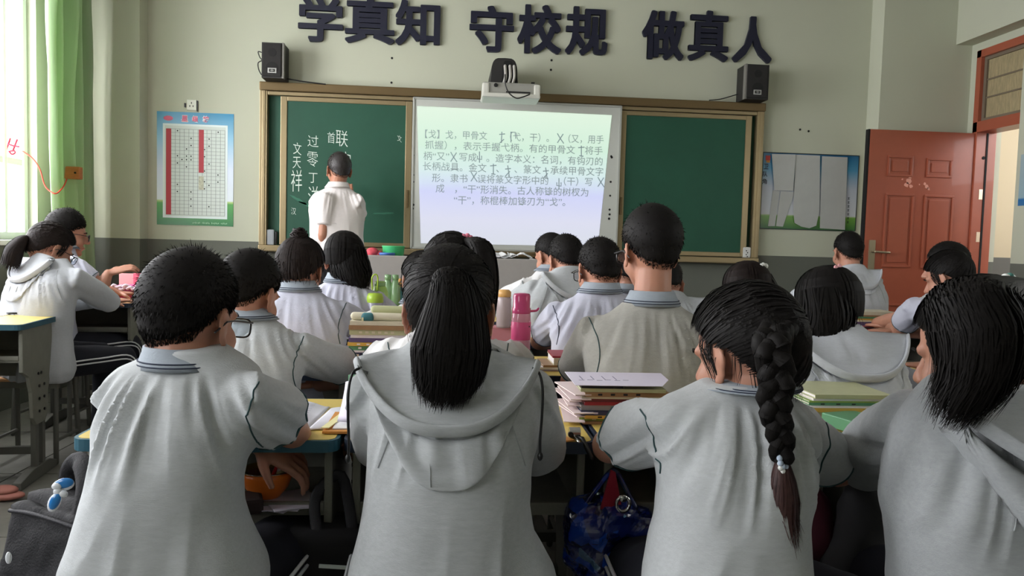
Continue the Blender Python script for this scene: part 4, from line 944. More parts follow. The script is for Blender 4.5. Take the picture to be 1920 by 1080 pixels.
# ---- hood lying on the back
def make_hood(o, p, k, col):
    N, Rt = o['N'], o['Rt']; w = k.get('w', .165); drop = k.get('drop', .215); back = k.get('back', .10); sk = k.get('skew', 0.0); lift = k.get('lift', 0.0)
    def fr(x, y, z): return N + Rt @ np.array((x, y, z))
    nu = 49; U = np.linspace(-1, 1, nu); bvh = o['bvh']
    def surf(x, z):
        """back surface of the garment in the torso frame at x,z -> distance behind N"""
        q = fr(x, -.6, z); h = bvh.ray_cast(Vector(q), Vector(tuple(Rt @ np.array((0, 1, 0)))), 1.0)[0]
        if h is None: return None
        return -(Rt.T @ (np.array(h) - N))[1]
    def shell(prof, nm, m, thick):
        outer = [[prof(u, j / 14) for j in range(15)] for u in U]
        n = 15; rings = []
        for i, u in enumerate(U):
            r = outer[i]; q = []
            for j in range(n):
                t = np.array(r[min(j + 1, n - 1)]) - np.array(r[max(j - 1, 0)]); nrm = np.array((0, t[2], -t[1])); ln = np.linalg.norm(nrm)
                q.append(np.array(r[j]) + (nrm / ln if ln > 1e-6 else np.array((0, 1, 0))) * thick)
            rings.append([fr(*a) for a in r] + [fr(*a) for a in q[::-1]])
        mb = MB().loft(rings); v = np.array(mb.v)
        sd = o['N'][0] * 7; dn = vnoise(v * np.array((17, 17, 22)) + sd) * .006 + vnoise(v * np.array((7, 7, 9)) + sd) * .010
        tt_ = np.tile(np.concatenate([np.linspace(0, 1, 15), np.linspace(1, 0, 15)]), nu); dn = dn * np.clip(np.sin(PI * tt_), 0, 1) ** .6
        v = v + np.stack([dn * .3, -np.abs(dn) * 1.0, dn * .5], 1); mb.v = v.tolist()
        return part(nm, mb, m, p, world=True, smooth=True)
    def arc(u): return math.cos(u * PI / 2)
    # outer pouch: from shoulder line, down the back, out and under
    def pouch(u, t):
        a = arc(u) ** .75; x = w * math.copysign(abs(u) ** .8, u) * (1 - .18 * t * (1 - 0)) + sk * a * t
        z0 = .022 * (1 - a) - .035 - .095 * a + lift                          # upper edge (under the rim)
        z1 = -.05 - (drop - .05) * a                                          # lowest edge
        z = z0 + (z1 - z0) * math.sin(t * PI / 2) ** 1.1
        b0 = .075 + back * a * .75; bmax = .085 + (back + .012) * a
        s_ = surf(x, z); s_ = .10 if s_ is None else s_
        y = b0 + (bmax - b0) * math.sin(min(t * 1.5, 1) * PI / 2)
        if t > .70: y = y + (s_ - .016 - y) * ((t - .70) / .30) ** 1.7
        y = max(y, s_ + .006 if t <= .9 else s_ - .016)
        return (x, -y, z)
    hd = shell(pouch, 'hood', col, -.008)
    # inner part: from the neck down to the rim, seen from above and behind
    def inner(u, t):
        a = arc(u) ** .75; xn = .078 * math.sin(u * PI / 2); xr = (w + .004) * math.copysign(abs(u) ** .8, u) + sk * a * .6; x = xn + (xr - xn) * t
        yn = .052 * math.cos(u * PI / 2) + .012; yr = .083 + (back + .006) * a
        zn = .026 - .03 * (1 - a); zr = .026 * (1 - a) - .028 - .078 * a + lift
        dip = -.014 * a * math.sin(PI * t)
        y = yn + (yr - yn) * t; z = zn + (zr - zn) * (t ** 1.1) + dip
        s_ = surf(x, z); s_ = 0 if s_ is None else s_
        return (x, -max(y, s_ + .005), z)
    inr = shell(inner, 'hood_lining', col, -.006)
    rim = []
    for u in U:
        q = np.array(inner(u, 1.0)); rim.append(fr(q[0], q[1] - .002, q[2] - .006))
    rm = MB(); P_ = np.array(rim); rings = []
    for i in range(nu):
        c = P_[i]; tq = P_[min(i + 1, nu - 1)] - P_[max(i - 1, 0)]; tq /= np.linalg.norm(tq); up_ = np.array((0, -.35, 1.0)); up_ -= tq * (up_ @ tq); up_ /= np.linalg.norm(up_); e2 = np.cross(tq, up_)
        rings.append([c + up_ * .0125 * math.cos(a) + e2 * .0055 * math.sin(a) for a in np.linspace(0, 2 * PI, 12, endpoint=False)])
    rm.loft(rings); part('hood_rim', rm, col, hd, world=True, smooth=True)
    # seams down the hood
    for sx in (-.028, .036):
        pts = [fr(*(np.array(pouch(math.copysign(abs(sx / w) ** 1.25, sx), t)) + np.array((0, -.0015, 0)))) for t in np.linspace(.12, .72, 9)]
        part('hood_seam', MB().tube(pts, .0011, 5), C_HOODD, hd, world=True)
    for sd in k.get('strings', ()):
        e = fr(*pouch(sd * .97, .1)); q = []
        for i, (dx, dy, dz) in enumerate(((0, 0, .01), (.012, -.012, .004), (.018, -.02, -.02), (.018, -.022, -.06), (.016, -.022, -.10), (.017, -.022, -.125))): q.append(e + Rt @ np.array((sd * dx, dy, dz * k.get('slen', 1.0))))
        st = part('drawstring', MB().tube(spl(q, 5), .0026, 6), MATS['black_plastic'], p, world=True, smooth=True)
        part('knot', MB().ell(q[-1], (.005, .005, .008)), MATS['black_plastic'], st, world=True)

# ---- hair
def ribbons(mb, P, w, nrm, keepw=True):
    """P: (k, m, 3) strands; w half width; nrm (k, m, 3) outward"""
    k, m, _ = P.shape; base = len(mb.v)
    T = np.empty_like(P); T[:, 1:-1] = P[:, 2:] - P[:, :-2]; T[:, 0] = P[:, 1] - P[:, 0]; T[:, -1] = P[:, -1] - P[:, -2]
    S = np.cross(T, nrm); S /= np.linalg.norm(S, axis=2, keepdims=True) + 1e-9
    ww = np.asarray(w); ww = ww[None, :, None] if ww.ndim == 1 else ww
    A, B = P - S * ww, P + S * ww; V = np.stack([A, B], 2).reshape(-1, 3)
    mb.v.extend(map(tuple, V.tolist()))
    i = np.arange(k)[:, None] * (2 * m) + 2 * np.arange(m - 1)[None, :] + base; i = i.ravel()
    mb.f.extend(map(tuple, np.stack([i, i + 1, i + 3, i + 2], 1).tolist()))
def dirs(az, th):
    """az measured from the back of the head (0 = back, +-pi = face), th polar from the crown; head frame"""
    return np.stack([np.sin(az) * np.sin(th), -np.cos(az) * np.sin(th), np.cos(th)], -1)
def thmax(az, style):
    a = np.abs(az)
    if style in ('short',): ks = [(0, 2.34), (.5, 2.30), (.9, 2.14), (1.15, 1.92), (1.35, 1.72), (1.5, 1.62), (1.75, 1.60), (1.9, 1.52), (2.3, 1.25), (PI, 1.08)]
    elif style == 'crop': ks = [(0, 2.26), (.5, 2.22), (.9, 2.06), (1.15, 1.86), (1.35, 1.68), (1.5, 1.58), (1.75, 1.56), (1.9, 1.48), (2.3, 1.2), (PI, 1.05)]
    elif style == 'up': ks = [(0, 2.44), (.5, 2.40), (.9, 2.22), (1.15, 1.98), (1.32, 1.74), (1.5, 1.60), (1.9, 1.48), (2.3, 1.22), (PI, 1.1)]
    else: ks = [(0, 2.15), (.9, 2.12), (1.3, 2.05), (1.55, 1.95), (1.8, 1.75), (2.3, 1.28), (PI, 1.1)]
    return np.interp(a, [k[0] for k in ks], [k[1] for k in ks])
def make_hair(o, p, style, m, seed, q, tail, hn):
    H, R, s = o['H'], o['R'], o['s']; r_ = np.random.default_rng(int(seed * 100)); hn = hn or {}
    def W_(X): return H + s * ((X) @ R.T)
    nA, nS = 56, 18; az = np.linspace(-PI, PI, nA, endpoint=False)
    short = style in ('short', 'crop')
    def thick(fr, a):
        if style == 'short': return (.0015 + .021 * np.clip(1 - fr * 1.08, 0, 1) ** .55 + .004 * np.clip(1 - fr, 0, 1)) * hn.get('thick', 1.0)
        if style == 'crop': return .0012 + .012 * np.clip(1 - fr, 0, 1) ** .6
        return hn.get('vol', .012) * (1 - .25 * fr - .65 * fr ** 8)
    rings = []
    for j in range(nS + 1):
        fr = max(j / nS, .02); th = thmax(az, style) * fr * (1 + (.02 * vnoise(np.stack([az * 6 + seed, az * 0, az * 0 + seed], 1)) if j >= nS - 1 else 0)); D = dirs(az, th)
        r = head_surface(D) + (thick(np.full(nA, fr), az) if j < nS else -.006)
        if not short: r = r + .0016 * np.sin(az * 34 + seed) * min(1, fr * 2)
        rings.append(W_(HC0 + D * r[:, None]))
    cap = MB(); cap.loft([list(k) for k in rings[::-1]])
    hr = part('hair', cap, m, p, world=True, smooth=True)
    big = q == 2
    st = MB()
    if short:
        k = 7500 if big else (2600 if q == 1 else 1200); a = r_.uniform(-PI, PI, k); c = r_.random(k); tm = thmax(a, style); fr = np.where(r_.random(k) < .3, r_.uniform(.88, 1.04, k), np.sqrt(c))
        th = tm * fr; D = dirs(a, th); base = head_surface(D); t = thick(np.clip(fr, 0, 1), a); B = HC0 + D * (base + t * .55 + .0008)[:, None]
        e = np.zeros_like(D); e[:, 2] = -1; e = e - D * (e * D).sum(1)[:, None]; L = (.006 + .020 * np.clip(1 - fr, 0, 1)) * (1 if style == 'short' else .6) * r_.uniform(.7, 1.2, k)
        dd = D * (.70 - .45 * fr)[:, None] + e * (.35 + .6 * fr)[:, None] + r_.normal(0, .13, D.shape)
        T1 = B + dd * (L * .55)[:, None]; T2 = B + dd * L[:, None] + e * (L * .25)[:, None]
        P = np.stack([B, T1, T2], 1); wv = np.array([.0010, .0008, .0002]) * (1 if big else 1.5)
        nr = np.cross(dd, r_.normal(0, 1, D.shape)); nr = np.repeat(nr[:, None, :], 3, 1)
        ribbons(st, W_(P.reshape(-1, 3)).reshape(P.shape), wv * s, nr @ R.T)
    else:
        k = 1500 if big else (620 if q == 1 else 340); a = r_.uniform(-PI, PI, k); tm = thmax(a, style); mm = 9
        fr = np.where(r_.random(k) < .6, r_.uniform(.82, 1.0, k), r_.random(k)); D0 = dirs(a, tm * fr)
        tie = np.array(hn.get('tie', (0, -.85, .5))); tie = tie / np.linalg.norm(tie)
        if style == 'down':
            # combed down from a parting on top
            D0 = dirs(a, tm * .04 * r_.random(k) + .05); ts = np.linspace(0, 1, mm); TH = np.minimum(tm[:, None] * (.05 + .97 * ts[None, :]), 2.1); Dk = dirs(np.repeat(a[:, None], mm, 1) + .06 * r_.normal(0, 1, (k, 1)) * ts[None, :], TH)
        else:
            ts = np.linspace(0, 1, mm); Dk = D0[:, None, :] * (1 - ts)[None, :, None] + tie[None, None, :] * ts[None, :, None]; Dk /= np.linalg.norm(Dk, axis=2, keepdims=True)
        rr = head_surface(Dk.reshape(-1, 3)).reshape(k, mm) + hn.get('vol', .012) * (.85 + .3 * np.sin(np.linspace(0, 1, mm) * PI))[None, :] + r_.uniform(-.002, .003, (k, 1))
        P = HC0 + Dk * rr[..., None]; wv = np.array([.0016] * mm) * (1 if big else 1.9); wv[0] *= .3; wv[-1] *= .6
        ribbons(st, W_(P.reshape(-1, 3)).reshape(P.shape), wv * s, (Dk.reshape(-1, 3) @ R.T).reshape(P.shape))
        for sx in (-1, 1):
            kk = 26; a = sx * r_.uniform(1.75, 2.15, kk); D = dirs(a, thmax(a, style) * r_.uniform(.85, 1.0, kk)); B = HC0 + D * (head_surface(D) + .008)[:, None]; L = r_.uniform(.04, .085, kk)
            P = np.stack([B, B + D * .006 + np.array((sx * .004, 0, -.35)) * L[:, None], B + np.array((sx * .03, -.05, -.7)) * L[:, None], B + np.array((sx * .01, -.12, -1.0)) * L[:, None] + r_.normal(0, .003, D.shape)], 1)
            ribbons(st, W_(P.reshape(-1, 3)).reshape(P.shape), np.array([.0014, .0013, .0011, .0003]) * s, (np.repeat(D[:, None], 4, 1).reshape(-1, 3) @ R.T).reshape(P.shape))
        # loose wisps round the nape and the ears
        k = 60 if big else 20; a = r_.uniform(-1.9, 1.9, k); D = dirs(a, thmax(a, style) * .98); B = HC0 + D * (head_surface(D) + .006)[:, None]; L = r_.uniform(.02, .05, k)
        P = np.stack([B, B + D * .006 + np.array((0, 0, -.4)) * L[:, None], B + D * .008 + np.array((0, .15, -1)) * L[:, None] + r_.normal(0, .004, D.shape)], 1)
        ribbons(st, W_(P.reshape(-1, 3)).reshape(P.shape), np.array([.0006, .0005, .0002]) * s, (np.repeat(D[:, None], 3, 1).reshape(-1, 3) @ R.T).reshape(P.shape))
    part('hair_strands', st, m, hr, world=True, kind='stuff', fixn=False)
    o['hair'] = hr
    if tail: tail(o, p, hr, m, r_, q)
def lock(hr, pts, rad, m, r_, n, name='ponytail', flat=.62, spread=.35, wmul=1.0, tipl=.05, upv=(0, -1, 0), core=True):
    """a hanging lock: solid core plus strands laid along it; pts world, rad per point"""
    P = np.array(spl(pts, 6)); R_ = np.interp(np.linspace(0, 1, len(P)), np.linspace(0, 1, len(rad)), rad); M = len(P)
    T, E1, E2 = frames(P)
    mb = MB(); rings = []; last = max(4, int(M * .90))
    for i in range(last):
        r = R_[i] * .84 * (1 if i < last - 3 else (last - i) / 4); rings.append([P[i] + E1[i] * r * flat * math.cos(a) * (1 + .06 * math.sin(a * 7 + 1)) + E2[i] * r * math.sin(a) * (1 + .06 * math.sin(a * 5)) for a in np.linspace(0, 2 * PI, 28, endpoint=False)])
    o = part(name, mb.loft(rings), m, hr, world=True, smooth=True)
    K = 13; fr = np.minimum(r_.uniform(.80, 1.05, n), 1.0); pos = fr[:, None] * np.linspace(0, 1, K)[None, :] * (M - 1); i0 = np.clip(pos.astype(int), 0, M - 2); w_ = (pos - i0)[..., None]
    def at(A): return A[i0] * (1 - w_) + A[i0 + 1] * w_
    Pm, E1m, E2m, Tm = at(P), at(E1), at(E2), at(T); Rm = at(R_[:, None])[..., 0]
    a = r_.uniform(0, 2 * PI, n); rad_ = np.sqrt(r_.uniform(.60, 1.15, n)); wob = r_.normal(0, .12, (n, 1)) * np.linspace(0, 1, K)[None, :] + .10 * np.sin(np.linspace(0, 5, K)[None, :] + r_.uniform(0, 6, (n, 1)))
    A = a[:, None] + wob; X = Pm + E1m * (Rm * rad_[:, None] * flat * np.cos(A))[..., None] + E2m * (Rm * rad_[:, None] * np.sin(A))[..., None]
    ext = r_.uniform(0, tipl, n); X[:, -1] += Tm[:, -1] * ext[:, None]; X[:, -2] += Tm[:, -2] * ext[:, None] * .45; X[:, -1] += r_.normal(0, .004, (n, 3))
    nr = E1m * np.cos(A)[..., None] + E2m * np.sin(A)[..., None]
    w = np.array([.0013] * (K - 2) + [.0009, .0002]) * wmul; st = MB(); ribbons(st, X, w, nr); part('hair_strands', st, m, hr, world=True, kind='stuff', fixn=False)
    return o
def frames(P):
    """parallel-transported frame along a path; E1 starts pointing away from the head"""
    M = len(P); T = np.gradient(P, axis=0); T /= np.linalg.norm(T, axis=1, keepdims=True); E1 = np.zeros_like(P)
    e = np.array((0, 0, 1.0)) if abs(T[0][2]) < .75 else np.array((0, -1.0, 0))
    for i in range(M):
        e = e - T[i] * (e @ T[i]); e /= np.linalg.norm(e); E1[i] = e
    return T, E1, np.cross(T, E1)
# ---- shared leg and shoe meshes (seated, standing)
def build_legs():
    out = {}
    g = MB(); g.ell((0, .02, .50), (.17, .15, .095))
    for sx in (-1, 1): g.tube([(sx * .085, .02, .50), (sx * .11, .24, .50), (sx * .12, .41, .485), (sx * .115, .43, .40), (sx * .11, .41, .22), (sx * .11, .40, .09)], [.088, .080, .070, .066, .055, .050], 14, False)
    v, nn, f = remesh(g, .013, 4); v = v + nn * (vnoise(v * 14) * .006)[:, None]; m = MB(); m.v, m.f = v.tolist(), f; me = m.mesh('trousers', C_NAVY, smooth=True, fixn=False)
    sts = []
    for sx in (-1, 1):
        for dz in (-.012, .008): st = MB(); sts.append(st); st.tube(spl([(sx * .19, .05, .50 + dz), (sx * .193, .24, .505 + dz), (sx * .192, .40, .50 + dz), (sx * .185, .445 + dz, .40), (sx * .168, .42 + dz, .22), (sx * .163, .405 + dz, .09)], 5), .0042, 5, False)
    out['sit'] = (me, [(-.11, .44), (.11, .44)], [k.mesh('side_stripe', M_STRIPE) for k in sts])
    g = MB(); g.ell((0, 0, .92), (.165, .12, .10))
    for sx in (-1, 1): g.tube([(sx * .08, 0, .90), (sx * .09, .01, .62), (sx * .10, .0, .45), (sx * .10, -.01, .08)], [.095, .085, .070, .058], 14, False)
    v, nn, f = remesh(g, .014, 4); v = v + nn * (vnoise(v * 9) * .008)[:, None]; m = MB(); m.v, m.f = v.tolist(), f
    out['stand'] = (m.mesh('trousers', M_BLACKT, smooth=True, fixn=False), [(-.10, .03, .16), (.10, .03, .16)], None)
    return out
LEGS = build_legs()
def build_shoe():
    m = MB(); rings = []
    for y, w, h in ((-.10, .030, .05), (-.08, .037, .075), (-.03, .038, .078), (.03, .042, .062), (.09, .046, .045), (.13, .042, .035), (.155, .022, .024)):
        rings.append([(w * math.cos(a), y, h * .5 + h * .5 * math.sin(a) if math.sin(a) > 0 else h * .5 + h * .5 * max(math.sin(a) * 1.6, -1)) for a in np.linspace(0, 2 * PI, 16, endpoint=False)])
    return m.loft(rings).mesh('shoe', M_SHOE, smooth=True)
SHOE = build_shoe()
# ------------------------------------------------------------------ tails, buns, braid, clips
def hpt(o, c): return o['H'] + o['s'] * (o['R'] @ np.array(c))
def scrunchie(o, hr, c, r, m, nm='scrunchie', label=None, flat=1.0, n=9):
    mb = MB(); c = np.array(c)
    for i in range(n):
        a = 2 * PI * i / n; mb.ell(c + o['R'] @ np.array((r * math.cos(a), -.004, r * math.sin(a) * flat)), (r * .48, r * .42, r * .48), o['R'] @ roty(-a), 8, 6)
    return part(nm, mb, m, hr, world=True, smooth=True, label=label)
def pony(c0, pts_px, rad, mtie=None, rtie=.02, lab=None, n2=1100, wmul=1.0, flat=.6, tipl=.06):
    """c0 tie point in the head frame; the lock then hangs through picture points (u, v, y)"""
    def f(o, p, hr, m, r_, q):
        a = hpt(o, c0); pts = [a] + [aty(u, v, o['N'][1] + dy) for u, v, dy in pts_px]
        lock(hr, pts, rad, m, r_, n2 if q == 2 else 380, flat=flat, wmul=wmul if q == 2 else 1.8, tipl=tipl)
        if mtie is not None: scrunchie(o, hr, a, rtie, mtie, label=lab)
    return f
M_TIEG = mat('grey_lilac_scrunchie', (150, 142, 154), .8, bump=.4, bscale=300); M_TIEP = mat('pink_scrunchie', (214, 120, 140), .8); M_PEARL = mat('pearl_white', (226, 228, 224), .2, coat=.5)
M_TIEB = mat('pale_blue_tie', (176, 190, 208), .7); M_TEAL = mat('teal_bead', (70, 120, 112), .3); M_PINKCLIP = mat('pink_clip', (222, 160, 164), .5)
def bun(o, p, hr, m, r_, q):
    c = hpt(o, (0, -.055, .125)); mb = MB().ell(c, (.030, .030, .024), o['R']); b = part('bun', mb, m, hr, world=True, smooth=True)
    st = MB()
    for i in range(16):
        t0 = r_.uniform(0, 6.28); ax = r_.normal(0, 1, 3); ax /= np.linalg.norm(ax); e1 = np.cross(ax, (0, 0, 1.0)); e1 /= np.linalg.norm(e1); e2 = np.cross(ax, e1)
        st.tube([c + (e1 * math.cos(t) + e2 * math.sin(t)) * r_.uniform(.026, .033) for t in np.linspace(t0, t0 + 3.6, 9)], .0045, 5)
    part('bun_coil', st, m, hr, world=True, smooth=True, kind='stuff')
    st = MB()
    for i in range(26):
        a = r_.uniform(-1.6, 1.6); D = dirs(np.array([a]), np.array([r_.uniform(1.2, 2.0)]))[0]; B = HC0 + D * (head_surface(D[None])[0] + .012); w = [o['H'] + o['R'] @ k for k in (B, B + D * .012 + np.array((0, 0, -.02)), B + D * .014 + np.array((r_.normal(0, .008), 0, -.045)))]
        st.tube(w, [.002, .0014, .0004], 4)
    part('loose_strands', st, m, hr, world=True, kind='stuff')
def mane(pts_px, rad, n2=900, clip=None, flat=.5, wmul=1.0):
    def f(o, p, hr, m, r_, q):
        pts = [aty(u, v, o['N'][1] + dy) for u, v, dy in pts_px]
        lock(hr, pts, rad, m, r_, n2 if q == 2 else 520, name='long_hair', flat=flat, wmul=1.3 if q == 2 else 2.0, tipl=.04)
        if clip == 'pink':
            c = hpt(o, (-.005, -.070, .100)); mb = MB()
            for a in range(5): mb.ell(c + o['R'] @ np.array((.013 * math.cos(a * 1.256), -.004, .013 * math.sin(a * 1.256))), (.008, .004, .0085), o['R'], 8, 6)
            mb.tube([c + np.array((-.004, 0, -.01)), c + np.array((-.014, -.004, -.045))], .004, 6)
            part('hair_clip', mb, M_PINKCLIP, hr, world=True, smooth=True, label='pink flower hair clip')
        if clip == 'pearls':
            for i, (x, y, z) in enumerate(((.012, -.090, .082), (.022, -.082, .097), (.038, -.070, .103), (.056, -.058, .100))):
                part('pearl', MB().ell(hpt(o, (x, y, z)), ((.0075, .008, .008, .0105)[i],) * 3), M_PEARL, hr, world=True, smooth=True)
    return f
def beads_pony(pts_px, rad, n2=1500):
    g = pony((.02, -.075, .095), pts_px, rad, None, n2=n2, flat=.55)
    def f(o, p, hr, m, r_, q):
        g(o, p, hr, m, r_, q)
        for i in range(6):
            c = hpt(o, (-.030 + .014 * i, -.074 - .006 * math.sin(i), .112 - .0012 * (i - 2) ** 2))
            part('bead', MB().ell(c, (.0075,) * 3), M_PEARL if i % 2 else M_TEAL, hr, world=True, smooth=True)
    return f
def braid_px(px, tiept, tail_px):
    def f(o, p, hr, m, r_, q):
        y = o['N'][1]; P = np.array(spl([hpt(o, (.045, -.07, .045))] + [aty(u, v, y + dy) for u, v, dy in px], 14)); M = len(P)
        u = np.array((0, -1.0, 0)); T, E1, E2 = frames(P)
        s = np.concatenate([[0], np.cumsum(np.linalg.norm(np.diff(P, axis=0), axis=1))]); st = MB()
        for k in range(3):
            ph = s / .088 * 2 * PI + k * 2 * PI / 3; w = np.interp(s / s[-1], [0, .2, .7, 1], [.017, .017, .014, .009])
            C = P + E2 * (np.sin(ph) * w * 1.05)[:, None] + E1 * (np.sin(2 * ph) * w * .55)[:, None]
            part('braid_strand', MB().tube(C, list(w * .95), 12), m, hr, world=True, smooth=True)
            idx = np.arange(0, M, 3); n = 280; a = r_.uniform(0, 2 * PI, n); Cm = C[idx]; Tm = np.gradient(Cm, axis=0); Tm /= np.linalg.norm(Tm, axis=1, keepdims=True)
            e1 = u - Tm * (Tm @ u)[:, None]; e1 /= np.linalg.norm(e1, axis=1, keepdims=True); e2 = np.cross(Tm, e1); wm = w[idx] * 1.0
            nr = e1[None] * np.cos(a)[:, None, None] + e2[None] * np.sin(a)[:, None, None]; X = Cm[None] + nr * (wm[None] * r_.uniform(.9, 1.12, n)[:, None])[..., None]
            ribbons(st, X, np.full(len(idx), .0011), nr)
        part('hair_strands', st, m, hr, world=True, kind='stuff', fixn=False)
        c = aty(*tiept, y - .16) if False else P[-1]
        scrunchie(o, hr, c, .011, M_TIEB, 'hair_tie', 'pale blue and white hair tie')
        scrunchie(o, hr, c + np.array((0, 0, -.008)), .010, M_PEARL, 'hair_tie')
        lock(hr, [c] + [aty(u_, v_, y + dy) for u_, v_, dy in tail_px], [.009, .021, .026, .018], M_HAIRR, r_, 420, flat=.6, name='braid_end', tipl=.05)
    return f
M_HAIRR = mat('reddish_brown_hair', (66, 42, 40), .5, noise=.3, nscale=60)
def low_pony(o, p, hr, m, r_, q):
    a = hpt(o, (-.01, -.108, .005)); lock(hr, [a, a + np.array((-.015, -.03, -.02)), a + np.array((-.045, -.04, -.07)), a + np.array((-.06, -.04, -.12))], [.018, .042, .062, .064], m, r_, 700, flat=.6, wmul=1.6, tipl=.05)
P_ = person
# ------------------------------------------------------------------ the students and their teacher
# front row of the picture
P3 = P_('P3', 366, 474, 1.5, 'nearest boy in grey polo shirt, dark-rimmed glasses showing at his right cheek', yaw=24, pitch=10, tyaw=8, q=2, seed=1.3, seams=(1,), gather=1.35, glasses=True, hair='short', neck=.200, skin=M_SKIN, lean=.02,
        rows=[(652, 316, 420), (662, 296, 436), (674, 262, 462), (690, 226, 486), (712, 204, 496), (745, 192, 494), (800, 186, 484), (850, 180, 466), (900, 170, 452), (950, 160, 452), (1000, 146, 470), (1040, 134, 486), (1080, 126, 496), (1150, 124, 492), (1230, 150, 470)],
        arms={1: dict(S=aty(474, 752, 1.43), E=aty(536, 800, 1.56), W=aty(566, 822, 1.72), D=(.6, .75, -.25), B=(-.1, 0, 1)), -1: dict(S=aty(306, 776, 1.46), E=aty(350, 806, 1.66), W=aty(474, 826, 1.66), D=(.75, .25, -.5), B=(.4, -.3, .8))})
P7 = P_('P7', 845, 459, 1.5, 'girl in grey hoodie with long ponytail tied by a grey lilac scrunchie', yaw=4, pitch=6, q=2, seed=2.1, hair='up', wear='hoodie', col=C_HOOD, neck=.190, hairn=dict(tie=(0, -.85, .42), vol=.013), hs=1.0, lean=.02,
        rows=[(640, 790, 905), (652, 765, 930), (668, 730, 965), (690, 704, 992), (715, 694, 1002), (760, 690, 1004), (820, 689, 1000), (880, 686, 995), (940, 682, 992), (1000, 676, 1000), (1050, 668, 1022), (1090, 662, 1036), (1150, 660, 1038), (1230, 690, 1010)],
        arms={1: dict(S=aty(982, 752, 1.45), E=aty(1008, 838, 1.60), W=aty(930, 850, 1.85)), -1: dict(S=aty(716, 752, 1.45), E=aty(712, 830, 1.66), W=aty(790, 850, 1.85))},
        hood=dict(w=.158, drop=.225, back=.085, strings=(-1, 1), slen=1.15, lift=-.010), tail=pony((0, -.100, .052), [(846, 520, -.16), (852, 580, -.175), (846, 650, -.17), (842, 700, -.165), (836, 732, -.155)], [.011, .030, .050, .066, .060, .036], M_TIEG, .013, 'grey lilac scrunchie', 2600, tipl=.03))
P17 = P_('P17', 1388, 530, 1.41, 'girl in pale grey polo shirt with one long braid down her back', yaw=-32, pitch=14, roll=0, q=2, seed=3.4, gather=1.5, seamdx=.035, hair='up', neck=.176, hairn=dict(tie=(.5, -.8, .25), vol=.015), lean=.02, hs=1.02,
        rows=[(714, 1322, 1432), (724, 1300, 1450), (738, 1270, 1480), (754, 1244, 1502), (780, 1230, 1516), (820, 1226, 1520), (870, 1230, 1514), (920, 1232, 1508), (970, 1228, 1502), (1020, 1218, 1502), (1070, 1206, 1502), (1130, 1200, 1500), (1220, 1230, 1480)],
        arms={-1: dict(S=aty(1250, 808, 1.36), E=aty(1142, 836, 1.50), W=aty(1215, 800, 1.80)), 1: dict(S=aty(1496, 812, 1.36), E=aty(1572, 880, 1.48), W=aty(1500, 850, 1.78))},
        tail=braid_px([(1446, 640, -.11), (1456, 700, -.14), (1452, 760, -.15), (1464, 820, -.15), (1466, 862, -.15)], (1467, 864), [(1468, 905, -.15), (1470, 945, -.15), (1474, 985, -.15)]))
P22 = P_('P22', 1815, 518, 1.33, 'girl in grey hoodie with thick black ponytail and pearl beads', yaw=-28, pitch=16, tyaw=-12, q=2, seed=4.2, hair='up', wear='hoodie', col=C_HOODD, neck=.190, hairn=dict(tie=(.05, -.75, .7), vol=.012), lean=.03, hs=1.02, neckdx=-.01,
        rows=[(706, 1775, 1900), (720, 1745, 1940), (740, 1722, 1980), (770, 1706, 2010), (820, 1694, 2020), (880, 1684, 2020), (940, 1672, 2020), (1000, 1676, 2024), (1060, 1684, 2030), (1130, 1690, 2030), (1220, 1720, 2000)],
        arms={-1: dict(S=aty(1715, 800, 1.27), E=aty(1622, 862, 1.46), W=aty(1700, 830, 1.72)), 1: dict(S=aty(1985, 800, 1.27), E=aty(2050, 860, 1.46), W=aty(1950, 830, 1.72))},
        hood=dict(w=.165, drop=.26, back=.125, skew=.03, lift=.022), tail=beads_pony([(1826, 560, -.135), (1838, 620, -.165), (1832, 690, -.165), (1806, 738, -.155)], [.030, .056, .068, .056, .026]))
# second row
P4 = P_('P4', 480, 474, 2.32, 'short-haired boy in grey polo shirt sitting just beyond the open exercise book', yaw=26, pitch=18, tyaw=10, seed=5.1, neck=.180, hair='short', q=1, lean=.06, wid=1.02, arms={1: dict(E=aty(676, 700, 2.5), W=aty(600, 722, 2.75))})
P8 = P_('P8', 846, 434, 2.3, 'girl in white polo with high ponytail and pink scrunchie, half hidden', yaw=0, pitch=6, seed=6.6, neck=.27, hair='up', col=cloth('white_jersey', (214, 214, 214), .02), q=1, hairn=dict(tie=(.45, -.5, .75)), tail=pony((.045, -.045, .098), [(902, 462, -.07), (912, 520, -.09), (908, 590, -.10), (900, 655, -.10)], [.014, .034, .038, .034, .016], M_TIEP, .016, 'pink scrunchie'))
P14 = P_('P14', 1220, 392, 2.33, 'tall boy in grey polo shirt, head above all others before the right board panel', yaw=-14, pitch=8, seed=7.3, neck=.272, hair='short', q=1, glasses=True, col=C_GREY2, wid=1.12, hipd=.02, sw=.15, hairn=dict(thick=1.25), arms={-1: dict(E=aty(1066, 722, 2.46), W=aty(1090, 740, 2.75)), 1: dict(E=aty(1350, 740, 2.46), W=aty(1300, 740, 2.75))})
P18 = P_('P18', 1546, 497, 2.3, 'girl in pale hoodie with a pink flower clip in loose black hair', yaw=-16, pitch=14, tyaw=-6, seed=8.2, neck=.185, hair='down', wear='hoodie', col=C_HOODL, q=1, glasses=True, hood=dict(w=.175, drop=.24, back=.09), tail=mane([(1546, 545, -.02), (1552, 590, -.045), (1548, 622, -.05), (1540, 640, -.045)], [.070, .080, .072, .04], clip='pink'))
P24 = P_('P24', 1828, 575, 2.35, 'student in pale blue polo hidden behind the thick ponytail with pearl beads', yaw=0, pitch=20, seed=9.7, neck=.17, hair='up', col=C_LILAC, q=0, wid=1.0)
